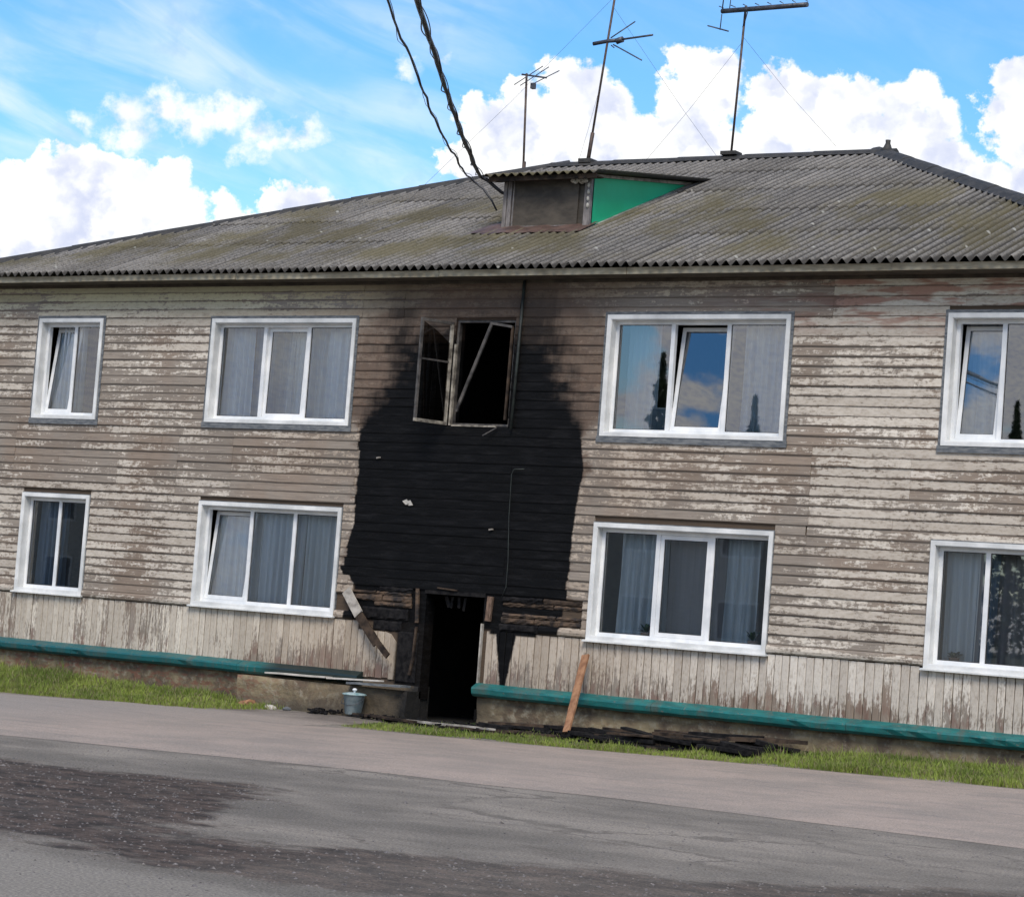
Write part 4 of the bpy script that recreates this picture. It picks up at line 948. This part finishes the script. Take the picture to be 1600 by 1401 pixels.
# ------------------------------------------------------------------ things at the foot of the house
def board(a, b, w, t_, mt, label, cat='board', group=None, up=(0, 0, 1), name='board', jag=.02, taper=1.):
    a = Vector(a); b = Vector(b); d = (b-a); L = d.length; d.normalize(); up = Vector(up); sd = d.cross(up).normalized(); up = sd.cross(d)
    k = max(3, int(L/.12)); vs = []
    for i in range(k+1):
        f = i/k; p = a+(b-a)*f+up*(.006*noise.noise(Vector((f*3, a.x*5, a.y*3)))); ww = w/2*(1+(taper-1)*f)
        e = [R.uniform(-jag, jag) if i in (0, k) else 0 for _ in range(2)]; j = [R.uniform(-1, 1)*jag*.3 for _ in range(2)]
        vs += [p-sd*(ww+j[0])-up*t_/2+d*e[0], p+sd*(ww+j[1])-up*t_/2+d*e[1], p+sd*(ww+j[1])+up*t_/2+d*e[1], p-sd*(ww+j[0])+up*t_/2+d*e[0]]
    fs = [(i*4+q, i*4+(q+1) % 4, (i+1)*4+(q+1) % 4, (i+1)*4+q) for i in range(k) for q in range(4)]+[(3, 2, 1, 0), (k*4, k*4+1, k*4+2, k*4+3)]
    o = MB().add(vs, fs).build(name, mt, None, label=label, category=cat)
    if group: o['group'] = group
    return o
# half-burnt plank hanging over the boards left of the door, one object with a pale end and a charred end
t = thing('hanging_plank', 'fallen plank hanging slantwise left of the door, pale at the top and charred below', 'plank', (-3.58, -.07, 1.74))
MB().obox((0.0, 0, 0), (.30, -.06, -.33), .15, .03, (0, 1, 0)).build('pale_end', M_PALEW, t)
MB().obox((.31, -.062, -.34), (.70, -.12, -.72), .13, .032, (0, 1, 0)).obox((.66, -.115, -.66), (.93, -.15, -.88), .085, .03, (0, 1, 0)).build('charred_end', M_CHARB, t)
board((-4.74, -.24, .470), (-3.62, -.26, .485), .20, .022, M_PALE2, 'pale warped board lying on the plinth above the bucket, left of the other', 'board', None, taper=.9)
board((-3.60, -.25, .478), (-2.72, -.22, .505), .17, .022, M_PALE2, 'pale narrow board on the plinth ending under the rounded boards', 'board', None, taper=.5)
board((-3.18, -.30, .440), (-2.26, -.30, .462), .24, .03, M_CASE, 'dark grey slab lying on the plinth edge beside the doorway', 'board', None)
board((.80, -.92, .11), (.53, -.12, 1.12), .105, .03, M_ORANGE, 'orange-brown raw plank leaning against the teal ledge right of the door', 'plank', None, up=(0, 1, 0), name='leaning_plank')
# bucket
t = thing('bucket', 'small blue-grey enamel bucket with a lid standing on the asphalt left of the door', 'bucket', (-2.97, -.50, .012))
MB().lathe([(.0, 0), (.105, 0), (.115, .01), (.150, .265), (.158, .27), (.158, .28), (.145, .28)], k=28).build('body', M_BUCKET, t)
MB().lathe([(.172, .276), (.172, .288), (.155, .296), (.08, .308), (.0, .312)], k=28).build('lid', M_BUCKL, t)
MB().lathe([(.014, .31), (.014, .325), (.032, .338), (.034, .352), (.02, .366), (.0, .37)], k=16).build('knob', M_PVC, t)
MB().tube([(-.158, 0, .25), (-.168, -.05, .20), (-.13, -.115, .15), (0, -.15, .13), (.13, -.115, .15), (.168, -.05, .20), (.158, 0, .25)], .005, 6).build('handle', M_STEEL, t)
# charred boards along the wall foot
GRP = 'charred boards fallen along the wall foot'
cb = [((-2.9, -.55), (-1.55, -1.0), .10, 'charred lath lying from the bucket towards the doorway'),
      ((-1.9, -.7), (-.1, -1.25), .08, 'pale-edged burnt lath lying in front of the doorway'),
      ((-.45, -1.0), (.9, -1.4), .16, 'split charred board under the foot of the leaning plank')]
for (a, b, w, lab) in cb:
    board((a[0], a[1], gz(*a)+.05), (b[0], b[1], gz(*b)+.06), w, .03, M_PALEW if 'pale' in lab else M_CHARB, lab, 'charred board', GRP, jag=.05, name='charred_board')
for i in range(76):
    x = R.uniform(-1.6, 3.3) if i < 34 else R.uniform(1.3, 3.8); L = R.uniform(.45, 1.5); y = R.uniform(-1.2, -.45) if i < 34 else R.uniform(-1.6, -.7)
    a = R.gauss(0, .16); x2 = max(x+.3, min(x+L*math.cos(a), 3.9)); y2 = y+L*math.sin(a)*.7
    z = R.uniform(.02, .19)*(1 if x > 1. else .6 if x > -.6 else .3)
    board((x, y, gz(x, y)+z), (x2, y2, gz(x2, y2)+z*R.uniform(.5, 1.1)), R.uniform(.07, .17), R.uniform(.025, .07), M_CHAR if R.random() < .8 else M_CHARB,
          'black charred board in the low pile between the doorway and the leaning plank' if x < .4 else 'black charred board in the long heap right of the leaning plank', 'charred board', GRP, jag=.07, name='charred_board')
m = MB()     # ash, coals and splinters nobody could count
for i in range(900):
    x = R.uniform(-3.6, 4.0); y = R.gauss(-.75, .28) if x > -1.5 else R.uniform(-.75, -.42)
    if x < -2.2 and abs(x+2.97) < .25: continue
    s = R.uniform(.012, .06); a = R.random()*6.28; z = gz(x, y)+R.uniform(.0, .06)
    m.obox((x, y, z), (x+math.cos(a)*s*2, y+math.sin(a)*s*2, z+R.uniform(-.01, .03)), s*.6, s*.5)
m.build('ash_and_splinters', M_CHAR, None, kind='stuff', label='black ash and splinters strewn along the wall foot', category='ash')
# stones by the plinth
for i, (x, y, s, lab) in enumerate(((-4.35, -.62, .07, 'pale broken stone at the end of the left grass strip'), (-4.9, -.42, .09, 'reddish brick fragment against the left foundation'), (-4.1, -.55, .06, 'small grey rubble stone left of the bucket'), (-2.45, -.48, .05, 'round dark stone between bucket and doorway'))):
    bm = bmesh.new(); bmesh.ops.create_icosphere(bm, subdivisions=2, radius=s)
    for v in bm.verts: v.co *= 1+.35*noise.noise(v.co*14+Vector((i*7, 0, 0))); v.co.z *= .6; v.co.x *= 1.5
    me = bpy.data.meshes.new('stone'); bm.to_mesh(me); bm.free(); me.materials.append((M_PALE2, M_ORANGE, M_CASE, M_CASE)[i])
    ob('stone', me, None, (x, y, gz(x, y)+s*.35), (0, 0, i), label=lab, category='stone')

# ------------------------------------------------------------------ grass
def grassm(n, b):
    P = n.pos(); r = n.noise(P, .9, 4, .6); f = n.noise(P, 14, 3, .6)
    col = n.mix(n.ss(r, .35, .65), (.100, .150, .022), (.225, .285, .050)); col = n.mix(n.ss(f, .5, .75, 0., .6), col, (.16, .17, .06))
    n.put(b.inputs['Base Color'], col); b.inputs['Roughness'].default_value = .65; b.inputs['Specular IOR Level'].default_value = .25
M_GRASS = mat('grass blades', grassm)
M_DRY = mat('dry grass', simple((.12, .11, .05), (.22, .19, .10), 9, .8, 0))
def grass(name, n_, xr, dens, label, hmax=.14, seed=3):
    r = random.Random(seed); m = MB(); c = 0
    while c < n_:
        x = r.uniform(*xr); y = YE-.06+(2.1)*r.random()
        k, h = dens(x, y)
        if r.random() > k: continue
        cl = .5+.5*noise.noise(Vector((x*1.7, y*1.7, seed))); 
        if r.random() > 1.6*cl-.30+.35*noise.noise(Vector((x*6, y*6, 2))): continue
        c += 1; h = h*hmax*r.uniform(.3, 1.1)*(.35+cl*.9)*(1.9 if r.random() < .04 else 1); z = gz(x, y)-.005; a = r.random()*6.28; w = r.uniform(.003, .007); ln = r.uniform(.1, .7)*h; b = r.random()*6.28
        dx, dy = math.cos(a)*w, math.sin(a)*w; lx, ly = math.cos(b)*ln, math.sin(b)*ln
        m.add([(x-dx, y-dy, z), (x+dx, y+dy, z), (x+dx*.7+lx*.35, y+dy*.7+ly*.35, z+h*.6), (x-dx*.7+lx*.35, y-dy*.7+ly*.35, z+h*.6), (x+lx, y+ly, z+h)], [(0, 1, 2, 3), (3, 2, 4)], 1 if r.random() < .24 else 0)
    m.build(name, [M_GRASS, M_DRY], None, kind='stuff', label=label, category='grass')
def dl(x, y):
    if y > -.12: return 0, 1
    k = 1.
    if x > -5.: k *= max(0, 1-(x+5.)/.9)
    k *= .35+.65*min(1, max(0, (-y-.25)/.8)) if x > -8 else 1
    return k, .75+(.35 if x < -8 else 0)
grass('grass', 75000, (-13.5, -4.1), dl, 'green grass strip along the foundation left of the bucket')
def drr(x, y):
    if y > -.12: return 0, 1
    k = 1.
    if x < -1.9: return 0, 1
    if x < 0: k = .45
    if -1.9 < x < 4.1: k *= min(1, max(0.06, (-y-1.05)/.45))
    return k, .55 if x < 4 else .85
grass('grass', 80000, (-1.9, 9.), drr, 'green grass strip along the wall foot right of the doorway', .13, 5)
# gravel in the road dirt
m = MB(); r = random.Random(11)
def dark_here(x, y):
    yc = li([(2, -15.), (3, -15.), (4.5, -14.6), (5.9, -15.4), (6.5, -16.3), (7, -16.3), (7.6, -16.6), (8.2, -16.4), (9, -16.1), (10, -15.7), (11.4, -14.2), (14, -12)], x); hw = li([(2, 2.5), (3, 2.7), (4.5, 2.7), (5.9, 1.9), (6.5, 1.0), (7, .8), (7.6, .9), (8.2, 1.2), (9, 1.5), (10, 1.4), (11.4, 1.9), (14, 2)], x)
    return hw-abs(y-yc)
c = 0
while c < 9000:
    x = r.uniform(1, 15); y = r.uniform(-18.5, -9.2); d = dark_here(x, y)
    if r.random() > (.9 if d > -.2 else .2): continue
    c += 1; s = .005+.011*r.random()**2+(.02*r.random() if r.random() < .02 else 0); a = r.random()*6.28; z = gz(x, y)
    p = [Vector((math.cos(a+q*2.09)*s*r.uniform(.7, 1.4), math.sin(a+q*2.09)*s*r.uniform(.7, 1.4), 0))+Vector((x, y, z)) for q in range(3)]
    m.add(p+[Vector((x+r.uniform(-.3, .3)*s, y, z+s*.55))], [(0, 1, 3), (1, 2, 3), (2, 0, 3)], 1 if r.random() < .035 else 0)
M_GRAV = mat('dark gravel', simple((.045, .040, .040), (.19, .175, .165), 30, .9, .3))
M_GRAVL = mat('pale gravel', simple((.12, .11, .10), (.23, .21, .19), 30, .9, .3))
m.build('gravel', [M_GRAV, M_GRAVL], None, kind='stuff', label='loose gravel in the dark dirt on the road', category='gravel')

# ------------------------------------------------------------------ across the street (seen in the panes)
M_OSID = mat('opposite siding', simple((.36, .36, .33), (.52, .52, .48), 3, .8, .3, (1, 1, 8))); M_OROOF = mat('opposite roof', simple((.08, .07, .065), (.13, .12, .11), 3, .8, .3))
def street_house(loc, hw, label):
    t = thing('street_house', label, 'house', loc)
    m = MB(); m.box(-hw, hw, -8, 0, 0, 5.9); m.build('wall', M_OSID, t)
    m = MB(); m.add([(-hw-.6, .6, 5.85), (hw+.6, .6, 5.85), (hw+.6, -8.6, 5.85), (-hw-.6, -8.6, 5.85), (-hw+4, -4, 7.6), (hw-4, -4, 7.6)], [(0, 1, 5, 4), (1, 2, 5), (2, 3, 4, 5), (3, 0, 4), (3, 2, 1, 0)]); m.build('roof', M_OROOF, t)
    k = int(2*hw/3.4)
    for i in range(k):
        x = -hw+1.6+i*(2*hw-3.2)/(k-1)
        for z in (1.2, 4.0):
            m = MB(); rect_frame(m, x-.8, x+.8, z, z+1.35, .001, .05, .09); m.box(x-.03, x+.03, .001, .05, z+.09, z+1.26); w = m.build('window', M_TRIM, t)
            MB().box(x-.7, x+.7, .002, .01, z+.09, z+1.26).build('pane', M_CASE, w)
street_house((-26, -44, 0), 11, 'long pale sided house across the street, mirrored in the window panes')
street_house((-54, -47, 0), 9, 'shorter pale house further along the street, left of the long one')
M_BARK = mat('bark', simple((.06, .045, .035), (.14, .11, .085), 12, .9, .6))
M_TLEAF = mat('tree foliage', simple((.022, .045, .016), (.06, .10, .03), 1.5, .8, 0))
def tree(x, y, h, w, seed, conifer, label):
    r = random.Random(seed); t = thing('spruce_tree' if conifer else 'birch_tree', label, 'tree', (x, y, 0), 'trees across the street')
    m = MB(); m.tube([(0, 0, -.2), (r.uniform(-.1, .1), 0, h*.5), (0, 0, h*.95)], [.2, .13, .03], 8)
    for i in range(10):
        z = h*r.uniform(.3, .9); a = r.random()*6.28; L = w*(1-z/h)*.9+.2; m.tube([(0, 0, z), (math.cos(a)*L, math.sin(a)*L, z+(-.2 if conifer else .5)*L)], [.05, .015], 5)
    m.build('trunk', M_BARK, t); m = MB()
    for i in range(3800 if conifer else 11000):
        v = r.random(); z = h*(.12+.88*v) if conifer else h*(.25+.75*v)
        R_ = w*((1-v)*(.75+.25*math.sin(v*60)) if conifer else math.sqrt(max(0, 1-(2*v-1)**2))*(.75+.35*noise.noise(Vector((v*4, seed, 0)))))
        a = r.random()*6.28; rr = R_*math.sqrt(r.uniform(.2, 1)); c = Vector((math.cos(a)*rr, math.sin(a)*rr, z)); s = r.uniform(.07, .17)
        u = Vector((r.gauss(0, 1), r.gauss(0, 1), r.gauss(0, 1))).normalized(); q = u.cross(Vector((r.gauss(0, 1), r.gauss(0, 1), 1))).normalized()
        m.add([c-u*s, c+q*s*.6, c+u*s, c-q*s*.6], [(0, 1, 2, 3)])
    m.build('crown', M_TLEAF, t)
for i, (x, y, h, w, cn, lab) in enumerate([(-40, -58, 11.6, 2.2, 1, 'spruce furthest left behind the street house'), (-33, -60, 12.9, 2.4, 1, 'tall dense spruce behind the street house'), (-27, -57, 10.8, 1.6, 1, 'slim spruce behind the street house roof'),
        (-22, -60, 12.4, 2.3, 1, 'narrow spruce right of the slim one across the street'), (-16.5, -58, 10.9, 1.7, 1, 'short spruce past the end of the street house'), (-19.2, -59, 11.6, 1.5, 1, 'thin spruce between two taller ones past the street house'), (-9, -61, 12, 2.4, 1, 'single spruce nearest the viewer across the street'), (-47, -60, 10.5, 3, 0, 'birch behind the shorter street house'), (-68, -50, 10, 3.4, 0, 'dense birch at the far end of the street'), (-62, -62, 12, 2.6, 1, 'spruce behind the far end of the shorter street house'), (-76, -54, 12, 2.8, 1, 'spruce at the very end of the street')]):
    tree(x, y, h, w, 20+i, cn, lab)

for o in list(bpy.data.objects):
    if o.type == 'MESH' and len(o.data.polygons) == 0: bpy.data.objects.remove(o)
SC.render.engine = 'CYCLES'
